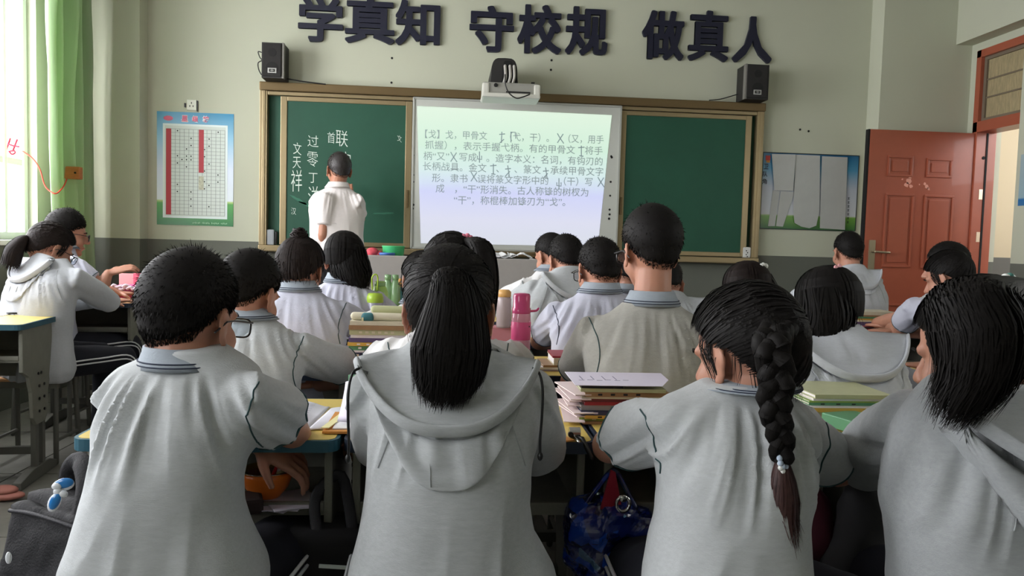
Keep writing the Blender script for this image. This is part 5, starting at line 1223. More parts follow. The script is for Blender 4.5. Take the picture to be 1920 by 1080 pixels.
# third row
P5 = P_('P5', 568, 446, 3.0, 'girl in pale polo shirt with messy hair bun on top of her head', yaw=10, pitch=16, seed=10.3, neck=.188, hair='up', hairm=M_HAIRB, col=C_LILAC, q=1, hairn=dict(tie=(0, -.4, .9), vol=.016), tail=bun, wid=1.06)
P9 = P_('P9', 790, 470, 3.2, 'student with glasses in white polo, half hidden left of the long ponytail', yaw=-20, pitch=14, seed=11.1, neck=.20, hair='up', col=MATS['white_jersey'], q=0, glasses=True)
P12 = P_('P12', 1122, 444, 2.95, 'boy in pale lilac polo shirt with short cropped hair, left of the tallest boy', yaw=-14, pitch=12, seed=12.2, neck=.196, hair='crop', col=C_LILAC, q=1, pipe=M_PIPEN, glasses=True, wid=1.05, hairn=dict(thick=.8), arms={-1: dict(E=aty(1010, 640, 3.1), W=aty(1040, 640, 3.35))})
P16 = P_('P16', 1398, 488, 2.95, 'girl with pearl hair slide and long brown hair, mostly hidden behind the braided girl', yaw=-10, pitch=12, seed=13.4, neck=.20, hair='down', hairm=M_HAIRB, q=0, col=C_GREY, tail=mane([(1404, 530, -.0), (1425, 575, -.03), (1440, 625, -.04), (1450, 650, -.04)], [.085, .09, .07, .03], clip='pearls'))
# fourth row
P6 = P_('P6', 648, 432, 3.45, 'girl in pale polo shirt with shoulder-length straight black hair in front of the teacher', yaw=6, pitch=10, seed=14.7, neck=.215, hair='down', col=C_LILAC, q=1, tail=mane([(652, 470, -.0), (656, 500, -.03), (664, 522, -.04), (668, 535, -.04)], [.075, .085, .08, .05]))
P21 = P_('P21', 1768, 470, 3.5, 'girl in pale polo resting her arm beside the books near the red door', yaw=-35, pitch=20, tyaw=-20, seed=15.2, neck=.20, hair='up', col=C_LILAC, q=1, arms={-1: dict(S=aty(1716, 578, 3.45), E=aty(1690, 618, 3.6), W=aty(1668, 612, 3.85), D=(-.4, .9, 0))})
P11 = P_('P11', 1056, 439, 3.65, 'boy in grey hooded sweatshirt with cropped hair, left of the boy in pale lilac polo', yaw=-22, pitch=18, tyaw=-15, seed=16.9, neck=.17, hair='crop', wear='hoodie', col=C_HOOD, q=1, hood=dict(w=.15, drop=.20, back=.08))
P15 = P_('P15', 1244, 484, 3.7, 'student in grey hooded sweatshirt hidden behind the head of the tallest boy, right side', yaw=0, pitch=25, seed=17.5, neck=.17, hair='crop', wear='hoodie', col=C_HOODD, q=0, hood=dict(w=.15, drop=.18, back=.08))
P2 = P_('P2', 114, 420, 4.05, 'girl in pale hoodie with low brown ponytail, bent over the desk by the window', yaw=42, pitch=28, tyaw=38, seed=18.3, neck=.175, hair='up', hairm=M_HAIRB, wear='hoodie', col=C_HOODL, q=1, glasses=True, hs=1.12, wid=1.3, sw=.165, neckdx=.02, hairn=dict(tie=(-.1, -.95, .1)), hood=dict(w=.18, drop=.22, back=.08),
        arms={1: dict(E=aty(205, 566, 4.3), W=aty(160, 560, 4.55)), -1: dict(E=aty(30, 575, 4.3))}, tail=low_pony)
P20 = P_('P20', 1772, 452, 4.0, 'boy in grey polo shirt turned towards the red door, farther of the two there', yaw=-55, pitch=12, tyaw=-35, seed=19.8, neck=.20, hair='crop', q=0, hs=1.05)
# far rows
P10 = P_('P10', 1026, 437, 4.2, 'student in white polo with black mask below the chin, near the console', yaw=-35, pitch=22, tyaw=-20, seed=20.1, neck=.19, hair='crop', col=MATS['white_jersey'], q=0)
P13 = P_('P13', 1176, 466, 3.9, 'student in lilac polo glimpsed just left of the neck of the tallest boy', yaw=-10, pitch=16, seed=21.6, neck=.20, hair='crop', col=C_LILAC, q=0)
P19 = P_('P19', 1591, 433, 4.65, 'boy in pale hooded sweatshirt in the far corner in front of the red door', yaw=-4, pitch=6, tyaw=-5, seed=22.4, neck=.22, hair='crop', wear='hoodie', col=C_HOODL, q=1, hood=dict(w=.14, drop=.15, back=.07))
P1 = P_('P1', 130, 394, 4.55, 'boy in pale polo shirt and glasses, seen in profile in front of the green curtain', yaw=62, pitch=10, tyaw=45, seed=23.3, neck=.215, hair='short', col=C_LILAC, q=1, glasses=True, hs=1.08, neckdx=-.01,
        arms={1: dict(E=aty(192, 536, 4.62), W=aty(203, 512, 4.66), D=(.75, .3, .25), B=(-.2, -.5, .8))})
P0 = P_('P0', -190, 470, 3.25, 'student in navy striped tracksuit trousers, only knees in view at the left edge', yaw=8, pitch=10, seed=24.1, neck=.21, hair='short', q=0, tyaw=-8)
# the teacher at the board
TE = P_('T', 637, 284, 5.45, 'teacher in white short-sleeved shirt writing on the green board, back turned', yaw=-26, pitch=-2, tyaw=-12, seed=25.5, neck=.245, hair='crop', wear='shirt', col=C_WHITE, q=1, stand=1.02, skin=M_SKIN2, hs=1.02, wid=1.08, lean=.0, hipd=0, hairn=dict(thick=.8), group='teacher', pipe=C_WHITE, hairm=mat('greying_black_hair', (46, 42, 41), .5, noise=.3, nscale=50),
        arms={-1: dict(S=aty(612, 372, 5.43), E=aty(606, 440, 5.42), W=aty(603, 490, 5.55), D=(0, .3, -1), B=(-1, 0, 0)), 1: dict(S=aty(668, 378, 5.48), E=aty(676, 410, 5.70), W=aty(655, 372, 5.92), D=(-.2, .5, .8), B=(0, -1, .3))})
# ------------------------------------------------------------------ desks and stools
M_TOP = mat('yellow_desk_laminate', (214, 190, 104), .4, noise=.05, nscale=4, coat=.15); M_TOPO = mat('orange_desk_laminate', (222, 168, 120), .4, noise=.05, nscale=4)
M_EDGE = mat('teal_edge_band', (44, 88, 104), .5); M_EDGED = mat('dark_blue_edge_band', (32, 44, 62), .5)
M_DG = mat('grey_desk_plastic', (118, 118, 108), .6, noise=.08, nscale=12, bump=.15, bscale=200); M_DGL = mat('light_grey_desk_panel', (140, 144, 146), .55, noise=.05)
M_STEEL = mat('grey_desk_steel', (104, 104, 98), .45, metal=.3)
DW, DD = .54, .43
def make_desk(edge, top):
    t = thing('school_desk', 'school desk', 'desk')
    r = .03; W2, D2 = DW / 2, DD / 2
    def rr(w, d, r, n=4):
        out = []
        for cx, cy, a0 in ((w - r, d - r, 0), (-w + r, d - r, PI / 2), (-w + r, -d + r, PI), (w - r, -d + r, 1.5 * PI)):
            for k in range(n + 1): out.append((cx + r * math.cos(a0 + PI / 2 * k / n), cy + r * math.sin(a0 + PI / 2 * k / n)))
        return out
    part('table_top', MB().prism(rr(W2 - .008, D2 - .008, .022), .729, .752, 'z'), top, t)
    e = MB(); o_, i_ = rr(W2, D2, .03), rr(W2 - .0085, D2 - .0085, .022)
    e.loft([[(x, y, .726) for x, y in o_], [(x, y, .751) for x, y in o_], [(x, y, .751) for x, y in i_], [(x, y, .726) for x, y in i_]], closed=True)
    part('edge_band', e, edge, t)
    side = [(-.17, .724), (.17, .724), (.17, .52), (.13, .46), (.105, .40), (.105, .30), (.07, .26), (-.03, .26), (-.065, .30), (-.075, .42), (-.11, .50), (-.17, .53)]
    for sx in (-1, 1):
        p = part('side_panel', MB().prism([(y, z) for y, z in side], sx * .245 - .009, sx * .245 + .009, 'x'), M_DG, t, bev=.004)
        for (y, z) in ((.02, .50), (-.01, .50), (.055, .44), (.055, .38), (.055, .32), (.0, .44), (.0, .38), (.0, .32)):
            part('bolt_hole', MB().cyl((sx * .256, y, z), .007, .006, 8, 'x'), MATS['black_plastic'], p)  # dark discs stand in for the shaded holes through the panel
        for y in (-.005, .07): part('leg', MB().b2(sx * .235 - .012, sx * .235 + .012, y - .017, y + .017, .04, .36), M_STEEL, t, bev=.003)
        part('foot_bar', MB().prism([(-.20, .0), (-.20, .035), (-.06, .06), (.12, .06), (.20, .035), (.20, 0)], sx * .235 - .02, sx * .235 + .02, 'x'), M_STEEL, t, bev=.004)
    part('book_tray', MB().b2(-.236, .236, -.165, .165, .575, .587).b2(-.236, .236, -.172, -.160, .587, .605), M_DG, t)
    part('back_panel', MB().b2(-.236, .236, .155, .167, .46, .724), M_DG, t)
    part('stretcher', MB().b2(-.223, .223, .055, .085, .10, .135), M_STEEL, t)
    return t
def make_stool():
    t = thing('stool', 'stool', 'stool')
    part('seat', MB().b2(-.17, .17, -.125, .125, .415, .435), M_TOPO, t, bev=.008); part('seat_frame', MB().b2(-.165, .165, -.12, -.10, .385, .414).b2(-.165, .165, .10, .12, .385, .414), M_DG, t)
    for sx in (-1, 1):
        for sy in (-1, 1): part('leg', MB().tube([(sx * .145, sy * .10, .414), (sx * .155, sy * .12, .012)], .013, 8), M_STEEL, t, smooth=True)
    for sx in (-1, 1): part('side_rail', MB().tube([(sx * .152, -.113, .12), (sx * .152, .113, .12)], .009, 8), M_STEEL, t)
    return t
DESKA = make_desk(M_EDGE, M_TOP); DESKB = make_desk(M_EDGED, M_TOP); DESKO = make_desk(M_EDGED, M_TOPO); STOOL = make_stool()
for k in (DESKA, DESKB, DESKO, STOOL): index_kids(k)
_used = set()
def put(src, x, y, label, group, rz=0.0):
    o = src if src.name not in _used else copy_tree(src); _used.add(src.name)
    o.location = (x, y, 0); o.rotation_euler = (0, 0, rz); o['label'] = label; o['group'] = group; return o
GD = 'yellow-topped school desks'
R1, R2, R3, R4, R5 = 1.62 + DD / 2, 2.44 + DD / 2, 3.26 + DD / 2, 4.08 + DD / 2, 4.9 - .02
DESKS = [(DESKA, -.495, R1, 'yellow desk with teal edge whose corner shows left of the nearest boy'), (DESKB, .055, R1, 'yellow desk in front of the nearest girl with the long ponytail'), (DESKB, .605, R1, 'yellow desk carrying the book pile, in front of the braided girl'), (DESKB, 1.165, R1, 'desk in front of the girl with pearl beads, nearest row, right end'),
         (DESKB, -.58, R2, 'desk of the boy behind the open book, second row, left end'), (DESKB, -.02, R2, 'second-row desk carrying the tall colourful book pile and pencil roll'), (DESKB, .54, R2, 'second-row desk with the pink bottle, in front of the tallest boy'), (DESKB, 1.10, R2, 'second-row desk in front of the girl with the pink flower clip'), (DESKB, 1.66, R2, 'second-row desk at the right end'),
         (DESKB, -.56, R3, 'third-row desk in front of the girl with the hair bun'), (DESKB, -.0, R3, 'third-row desk carrying the lime green bottles'), (DESKB, .56, R3, 'third-row desk in front of the boy in the pale lilac polo'), (DESKB, 1.12, R3, 'third-row desk of the girl with the pearl hair slide'),
         (DESKB, -.42, R4, 'fourth-row desk in front of the girl with straight hair'), (DESKB, .14, R4, 'fourth-row desk with the two clear green bottles'), (DESKB, .75, R4, 'fourth-row desk of the boy in the grey hooded sweatshirt'), (DESKB, 1.32, R4, 'fourth-row desk, right of the middle'), (DESKO, 2.33, 3.86 + .22, 'desk beside the red door holding a book pile and an arm'),
         (DESKB, 2.93, 4.36, 'desk of the boy turned to the red door')]
for s_, x, y, lb in DESKS: put(s_, x, y, lb, GD)
pL = atz(41, 609, .752); pL2 = atz(131, 581, .752); dv = pL2 - pL; angL = -math.atan2(dv[0], dv[1]) * .9
def put_corner(src, c, ang, label):
    """place a desk by its near right corner"""
    M = rotz(ang); v = M @ np.array((DW / 2, -DD / 2, 0)); return put(src, c[0] - v[0], c[1] - v[1], label, GD, ang)
DL = put_corner(DESKA, pL, .10, 'yellow desk with teal edge standing at the left edge, black glasses on it')
p2 = atz(246, 569, .752); DP2 = put_corner(DESKO, p2, .09, 'desk by the window holding the pink pencil case')
p3_ = p2 + rotz(.09) @ np.array((0, DD + .01, 0)); put_corner(DESKO, p3_, .09, 'farthest desk by the window, under the pale pink card')
SY = {}
for i, o in enumerate(PEOPLE):
    if o is TE: continue
    b = o['Hip']; put(STOOL, b[0], b[1] + .02, 'stool of the ' + ' '.join(o['obj']['label'].split(',')[0].split()[:12]), 'school stools')

# ------------------------------------------------------------------ teacher's desk (grey console)
a = aty(690, 478, 5.12); b = aty(880, 540, 5.12)
cx0, cx1 = aty(690, 500, 5.12)[0], aty(1012, 500, 5.12)[0]; cz = a[2]
con = thing('lectern', 'grey metal teaching console on the platform below the projected page', 'lectern', ((cx0 + cx1) / 2, 5.3, .16))
M_CON = mat('grey_console_metal', (156, 152, 148), .5, noise=.03)
part('body', MB().b2(cx0, cx1, 5.13, 5.62, .16, cz - .10), M_CON, con, world=True, bev=.006)
part('front_panel', MB().b2(cx0 - .003, cx1 + .003, 5.10, 5.13, cz - .30, cz), M_CON, con, world=True, bev=.006)
part('side_wall', MB().b2(cx0, cx0 + .02, 5.13, 5.62, cz - .10, cz - .004), M_CON, con, world=True, bev=.003)
part('side_wall', MB().b2(cx1 - .02, cx1, 5.13, 5.62, cz - .10, cz - .004), M_CON, con, world=True, bev=.003)
part('top_ledge', MB().b2((cx0 + cx1) / 2 - .1, (cx0 + cx1) / 2 + .06, 5.10, 5.30, cz, cz + .03), M_CON, con, world=True, bev=.004)
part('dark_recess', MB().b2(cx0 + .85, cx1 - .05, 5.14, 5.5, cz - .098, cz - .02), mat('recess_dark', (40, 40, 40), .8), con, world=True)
part('lower_shelf_edge', MB().b2(cx0, cx1, 5.085, 5.13, cz - .335, cz - .31), mat('shelf_edge_light', (176, 174, 168), .5), con, world=True, bev=.003)
q = aty(737, 474, 5.25)
bs = thing('green_basin', 'green plastic basin standing on the grey teaching console', 'basin', (q[0], 5.28, cz - .098))
part('basin_wall', MB().lathe((q[0], 5.28, cz - .098), [(.058, 0), (.074, .15), (.078, .155), (.078, .16), (.070, .158), (.055, .012)], 28), mat('mint_green_plastic', (76, 190, 120), .4), bs, world=True, smooth=True)
q = aty(725, 475, 5.16)
solo('blue_dish', MB().cyl((q[0], 5.165, cz - .0), .001, .001, 6) if False else MB().lathe((q[0], 5.20, cz - .095), [(.0, .09), (.05, .094), (.054, .105), (.05, .112), (0, .112)], 24), mat('blue_plastic', (70, 110, 176), .4), 'shallow blue dish beside the green basin', 'dish', smooth=True)
q = aty(695, 468, 5.2); solo('red_cloth', MB().ell((q[0] + .01, 5.22, q[2] - .02), (.045, .04, .035)).ell((q[0] + .05, 5.23, q[2] - .03), (.035, .035, .025)), mat('red_pink_cloth', (196, 74, 86), .8, noise=.3, nscale=40), 'crumpled red and pink cloth on the left end of the console', 'cloth', smooth=True)
for i, (u, v, w_, lb) in enumerate([(925, 476, .17, 'loose white paper on the left of the console recess'), (950, 478, .15, 'crumpled white paper in the middle of the console recess'), (975, 477, .16, 'white paper sheet at the right of the console recess')]):
    q = aty(u, v, 5.2); m = MB(); rings = []
    for k in range(8): t = k / 7; rings.append([(q[0] - w_ / 2 + w_ * t, 5.16, q[2] - .01 + .012 * math.sin(t * 7 + i * 2)), (q[0] - w_ / 2 + w_ * t, 5.30, q[2] + .012 * math.sin(t * 9 + i)), (q[0] - w_ / 2 + w_ * t, 5.30, q[2] + .003 + .012 * math.sin(t * 9 + i)), (q[0] - w_ / 2 + w_ * t, 5.16, q[2] - .007 + .012 * math.sin(t * 7 + i * 2))])
    solo('loose_paper', m.loft(rings), mat('white_paper', (226, 226, 226), .7), lb, 'paper', group='papers on the console')

# ------------------------------------------------------------------ books
M_PG = mat('book_pages', (214, 204, 188), .8, noise=.12, nscale=300, stretch=(.05, .05, 3)); M_PGW = mat('white_pages', (226, 222, 222), .8, noise=.1, nscale=300, stretch=(.05, .05, 3))
BC = {'red': (150, 40, 52), 'purple': (92, 78, 118), 'green': (86, 142, 104), 'yellow': (206, 168, 78), 'teal': (70, 120, 128), 'brown': (150, 118, 84), 'cream': (206, 200, 176), 'olive': (178, 180, 140), 'orange': (206, 122, 66), 'navy': (44, 48, 78), 'pink': (204, 116, 132), 'grey': (140, 140, 142), 'lilac': (196, 188, 212), 'lime': (140, 168, 78), 'black': (36, 34, 38), 'white': (222, 220, 222), 'maroon': (104, 40, 46)}
def book(x, y, z, w, d, h, c, label, rz=0.0, group=None, mark=None, pages='w', open_left=True):
    t = thing('book', label, 'book', (x, y, z), rz, group); cm = mat(c + '_book_cover', BC[c], .45, noise=.06, nscale=30); k = min(.0022, h * .2)
    part('cover', MB().b2(-w / 2, w / 2, -d / 2, d / 2, 0, k).b2(-w / 2, w / 2, -d / 2, d / 2, h - k, h).b2(-w / 2, w / 2, -d / 2, -d / 2 + .0015, k, h - k), cm, t)
    part('page_block', MB().b2(-w / 2 + .003, w / 2 - .003, -d / 2 + .002, d / 2 - .003, k, h - k), M_PGW if pages == 'w' else M_PG, t)
    if mark:
        m = MB(); n_ = mark[1]
        for i in range(n_): xx = -w * .35 + i * w * .6 / max(n_, 2); m.b2(xx, xx + w * .05, -d / 2 - .0006, -d / 2, h * .3, h * .72)
        part('spine_print', m, mat(mark[0] + '_print', BC[mark[0]], .6), t, kind='stuff')
    return t
def stack(px, py, z, items, group, lab, w=.225, d=.16, jit=.006, hk=1.0):
    n_ = len(items); ordn = ['lowest', 'second from the bottom', 'third from the bottom', 'fourth from the bottom', 'fifth from the bottom', 'sixth from the bottom', 'seventh from the bottom', 'eighth from the bottom', 'ninth from the bottom', 'tenth from the bottom', 'eleventh from the bottom']
    for i, it in enumerate(items):
        c, h = it[0], it[1] * hk; ww = it[2] if len(it) > 2 and it[2] else w; dx = it[3] if len(it) > 3 else 0; mk = it[4] if len(it) > 4 else None
        pos = 'topmost' if i == n_ - 1 else ordn[i]
        book(px + dx + random.uniform(-jit, jit), py + random.uniform(-jit, jit), z, ww, d, h, c, '%s book, %s %s' % (c, pos, lab), random.uniform(-.03, .03), group, mk, 'w' if i % 2 else 'c'); z += h + .0004
    return z
TOPZ = .7525
# pile B on the desk between the ponytail girl and the braided girl
xb0, xb1 = aty(1088, 800, 1.80)[0], aty(1245, 800, 1.80)[0]
zb = stack((xb0 + xb1) / 2, 1.87, TOPZ, [('brown', .006), ('lime', .007, None, 0, ('cream', 2)), ('yellow', .008, None, 0, ('black', 2)), ('navy', .010, None, 0, ('lilac', 2)), ('grey', .012), ('red', .008), ('maroon', .007), ('cream', .005), ('brown', .011, None, 0, ('black', 4)), ('olive', .008), ('black', .004, .10, -.05)], 'books in the pile beside the braided girl', 'in the pile beside the braided girl', w=xb1 - xb0, d=.17)
m = MB(); poly = [aty(1057, 716, 1.98), aty(1240, 722, 1.98), aty(1247, 738, 1.79), aty(1078, 737, 1.79)]
zt = zb + .003
pp = [(aty(1057, 717, 1.97)[0], 1.96), (aty(1236, 722, 1.97)[0], 1.96), (aty(1248, 735, 1.88)[0], 1.86), (aty(1240, 740, 1.78)[0], 1.775), (aty(1078, 737, 1.78)[0], 1.775)]
sheet = thing('worksheet', 'white printed worksheet lying on top of the book pile beside the braided girl', 'paper', ((xb0 + xb1) / 2, 1.87, zt))
part('sheet', MB().prism(pp, zt, zt + .0012, 'z'), mat('lilac_white_paper', (214, 208, 224), .7), sheet, world=True)
m = MB()
for k in range(6): m.b2(xb0 + .0 + .022 * k, xb0 + .014 + .022 * k, 1.84 + .006 * (k % 2), 1.843 + .006 * (k % 2), zt + .0012, zt + .0016)
for k in range(4): m.b2(xb0 + .01 + .028 * k, xb0 + .012 + .028 * k, 1.85, 1.90, zt + .0012, zt + .0016)
part('printed_lines', m, mat('pencil_grey', (120, 116, 140), .8), sheet, world=True, kind='stuff')
for k in range(7):   # loose worksheets sticking out left of the pile
    z_ = TOPZ + .008 + k * .0105; solo('loose_worksheet', MB().box((xb0 - .008 + random.uniform(-.006, .004), 1.86 + random.uniform(-.01, .03), z_), (.05, .17, .0022), rz=random.uniform(-.1, .22)), mat('pinkish_paper', (222, 206, 206), .8), ('folded worksheet edge, %s in the fan left of the big book pile' % ['lowest', 'second from below', 'third from below', 'middle one', 'third from top', 'second from top', 'topmost'][k]), 'paper', group='worksheet edges sticking out of the pile beside the braided girl')
# pile A, second row
xa0, xa1 = aty(652, 640, 2.6)[0], aty(770, 640, 2.6)[0]
za = stack((xa0 + xa1) / 2, 2.66, TOPZ, [('red', .010), ('orange', .014), ('navy', .015, None, 0, ('cream', 4)), ('white', .006), ('green', .013, None, .004, ('white', 3)), ('yellow', .010, None, .006, ('white', 4)), ('purple', .013, None, .004), ('white', .009, None, .006), ('olive', .015, None, .010, ('cream', 6)), ('brown', .013, None, .006), ('cream', .012, None, .008)], 'books in the tall pile left of the ponytail girl', 'in the tall pile left of the ponytail', w=xa1 - xa0, d=.17, jit=.004, hk=1.12)
ptop = thing('pencil_pouch', 'pale green rolled pencil pouch on the tall pile left of the ponytail', 'pencil case', ((xa0 + xa1) / 2, 2.66, za))
M_POUCH = mat('pale_green_cloth', (178, 182, 140), .8)
part('pouch', MB().tube([(xa0 + .02, 2.60, za + .014), (xa1 + .02, 2.60, za + .012)], .0135, 12, flat=1.0), mat('cream_cloth', (206, 200, 176), .8), ptop, world=True, smooth=True)
part('pouch_flap', MB().tube([(xa0 + .055, 2.595, za + .012), (xa0 + .075, 2.595, za + .012)], .0145, 12), mat('teal_label', (60, 116, 124), .6), ptop, world=True, smooth=True)
part('pouch_roll', MB().tube([(xa0 + .08, 2.66, za + .032), (xa1 + .05, 2.67, za + .030)], .0135, 12), M_POUCH, ptop, world=True, smooth=True)
part('zip_pull', MB().box((xa0 + .05, 2.583, za + .004), (.006, .003, .014)), mat('cream_plastic', (226, 214, 170), .5), ptop, world=True)
# pile C, right of the pink bottle
xc0, xc1 = aty(1003, 690, 2.56)[0], aty(1078, 690, 2.56)[0]
zc_ = stack((xc0 + xc1) / 2 + .02, 2.60, TOPZ, [('lilac', .006, .19, -.01), ('white', .007, .18, -.015), ('brown', .007, .15, .01), ('cream', .024, .12, .03), ('red', .006, .12, .03)], 'books in the small pile by the pink bottle', 'in the small pile right of the pink bottle', w=.14, d=.15)
# pile D, right of the braid
xd0, xd1 = aty(1484, 770, 1.84)[0], aty(1660, 770, 1.84)[0]
zd = stack((xd0 + xd1) / 2 + .01, 1.90, TOPZ, [('brown', .016), ('cream', .014), ('yellow', .010), ('white', .004), ('green', .007, None, 0, ('black', 3)), ('lime', .004), ('white', .006, None, .004), ('olive', .010, .20, .008)], 'books in the pile right of the braid', 'in the pile right of the braid', w=.20, d=.19)
solo('green_folder', MB().box((aty(1590, 780, 1.78)[0], 1.74, TOPZ + .02), (.10, .12, .03), rz=.3), mat('green_folder_plastic', (96, 150, 112), .4), 'green plastic folder under the sleeve of the girl at the right', 'folder', bev=.003)
# pile E by the door
xe0, xe1 = aty(1606, 590, 3.95)[0], aty(1682, 590, 3.95)[0]
ze = stack((xe0 + xe1) / 2, 4.02, TOPZ, [('red', .016, None, 0, ('black', 5)), ('black', .008), ('pink', .006), ('purple', .020), ('cream', .009), ('yellow', .008), ('green', .010), ('brown', .008), ('cream', .018)], 'books in the pile near the red door', 'in the pile near the red door', w=xe1 - xe0, d=.17)
solo('white_notebook', MB().box((aty(1700, 583, 4.0)[0] + .03, 4.06, TOPZ + .09), (.14, .16, .006), rz=.2) if False else MB().box((xe1 + .09, 4.10, TOPZ + .004), (.14, .18, .007), rz=.2), M_PGW, 'white exercise book beside the pile near the red door', 'book')
# open book and papers in the nearest row
ob = thing('open_book', 'open exercise book with ruled white pages on the desk beside the nearest boy', 'book', (-.33, 1.82, TOPZ))
def page_surf(x0, x1, y0, y1, z, rise, skew, flip=1):
    rings = []
    for k in range(13):
        t = k / 12; zz = z + rise * math.sin(min(t * 1.15, 1) * PI) ** .8 + .002; x = x0 + (x1 - x0) * t
        rings.append([(x + 0, y0, zz), (x + skew, y1, zz), (x + skew, y1, zz - .004), (x, y0, zz - .004)])
    return MB().loft(rings)
fx0, fx1 = aty(538, 800, 1.74)[0], aty(582, 805, 1.74)[0]; fx2 = aty(608, 808, 1.74)[0]
M_LINED = mat('lined_paper', (218, 218, 228), .7, noise=.05, nscale=140, stretch=(.1, 3, 1))
part('left_page', page_surf(fx1 - .125, fx1, 1.72, 1.94, TOPZ, .014, .012), M_LINED, ob, world=True, smooth=True)
part('right_page', page_surf(fx1, fx1 + .075, 1.705, 1.92, TOPZ, .004, .018), M_LINED, ob, world=True, smooth=True)
m = MB()
for k in range(9): m.b2(fx1 - .10, fx1 - .015, 1.745 + k * .02, 1.7465 + k * .02, TOPZ + .0165, TOPZ + .0168)
part('text_lines', m, mat('faint_print', (160, 160, 178), .8), ob, world=True, kind='stuff')
pen = aty(546, 775, 1.8); solo('pen', MB().tube([(pen[0] - .02, 1.78, TOPZ + .03), (pen[0] + .012, 1.83, TOPZ + .055)], .0038, 8), M_DARK, 'dark pen held over the open book by the nearest boy', 'pen', smooth=True)
yf = thing('yellow_folder', 'orange-edged yellow paper folder on the desk left of the ponytail girl', 'folder', (-.2, 1.74, TOPZ))
gx = aty(608, 812, 1.70)[0]
part('cover', MB().box((gx + .095, 1.765, TOPZ + .004), (.19, .19, .006)), mat('orange_card', (206, 142, 70), .6), yf, world=True, bev=.001)
part('inner_sheet', MB().box((gx + .105, 1.772, TOPZ + .009), (.17, .175, .003)), mat('white_paper', (226, 226, 226), .7), yf, world=True)
q = aty(612, 780, 1.75); part('cream_flap', MB().prism([(gx - .004, 1.68), (gx + .012, 1.68), (gx + .04, 1.84), (gx + .02, 1.84)], TOPZ + .0105, TOPZ + .0125, 'z'), mat('cream_card', (232, 226, 170), .6), yf, world=True)
# raised sheet held by the ponytail girl
a0, a1, a2, a3 = aty(632, 790, 1.72), aty(700, 797, 1.72), aty(700, 700, 1.86), aty(648, 716, 1.86)
rings = []
for k in range(9):
    t = k / 8; l = a0 + (a3 - a0) * t + np.array((-.004 * math.sin(PI * t) * 0, .02 * math.sin(PI * t), 0)); r = a1 + (a2 - a1) * t + np.array((0, .02 * math.sin(PI * t), 0)); th = np.array((0, .0012, 0)); rings.append([l, r, r + th, l + th])
hs = thing('raised_sheet', 'white paper sheet standing up against the arm of the ponytail girl', 'paper', tuple(a0))
part('sheet', MB().loft(rings), mat('lilac_white_paper', (214, 208, 224), .7), hs, world=True, smooth=True)
m = MB()
for k in range(8): q = a1 + (a2 - a1) * (k / 9 + .05) + np.array((-.018, .02 * math.sin(PI * k / 9) - .001, 0)); m.box(q, (.012, .0006, .004), M=roty(.5))
part('handwriting', m, mat('pencil_grey', (120, 116, 140), .8), hs, world=True, kind='stuff')
solo('green_notebook', MB().box((aty(668, 716, 1.90)[0] + .02, 1.93, TOPZ + .042), (.09, .012, .082), rz=-.3), MATS['green_folder_plastic'], 'green notebook cover standing behind the raised paper sheet', 'book', bev=.002)
# bowl, spoon, papers in the desk of the nearest boy
q = aty(497, 900, 1.70); BWZ = .5885
bw = thing('bowl', 'orange bowl with steel lining inside the desk of the nearest boy', 'bowl', (q[0], 1.72, BWZ + .012))
part('shell', MB().lathe((q[0], 1.72, BWZ + .012), [(.028, 0), (.030, .003), (.046, .022), (.055, .048), (.0565, .060), (.0545, .060), (.052, .046), (.030, .008)], 32), mat('orange_plastic', (232, 120, 40), .35, coat=.3), bw, world=True, smooth=True)
part('steel_lining', MB().lathe((q[0], 1.72, BWZ + .012), [(.001, .010), (.028, .011), (.0505, .046), (.0545, .0605), (.0570, .0605), (.0570, .0625), (.053, .0625), (.049, .046), (.026, .0135), (.001, .0125)], 32), mat('polished_steel', (190, 180, 170), .18, metal=1), bw, world=True, smooth=True)
solo('spoon', MB().tube([(q[0] + .008, 1.715, BWZ + .04), (q[0] + .018, 1.70, BWZ + .066), (q[0] + .026, 1.695, BWZ + .088)], [.006, .0045, .0035], 8), mat('red_plastic', (214, 44, 40), .35), 'red spoon handle standing in the orange bowl', 'spoon', smooth=True)
m = MB()
for k in range(4): m.box((q[0] + .03 + .008 * k, 1.71 - .004 * k, BWZ + .003 + .0026 * k), (.10, .12, .002), rz=.3 * k - .4)
solo('crumpled_papers', m, MATS['lilac_white_paper'], 'crumpled white papers under the orange bowl', 'paper', base=(q[0] + .04, 1.7, BWZ))
q = aty(460, 945, 1.62); solo('dark_pouch', MB().box((q[0], 1.66, BWZ + .018), (.05, .07, .034), rz=.3), mat('dark_brown_cloth', (58, 46, 44), .8), 'dark brown pouch in the desk tray beside the orange bowl', 'pouch', bev=.008)
q = aty(487, 985, 1.95); solo('white_packet', MB().box((q[0], 1.95, .30), (.05, .03, .04), rz=.1).b2(q[0] - .03, q[0] + .03, 1.93, 1.97, .26, .28), MATS['white_paper'], 'white paper packet glimpsed below the desk of the nearest boy', 'packet', base=(q[0], 1.95, .26))
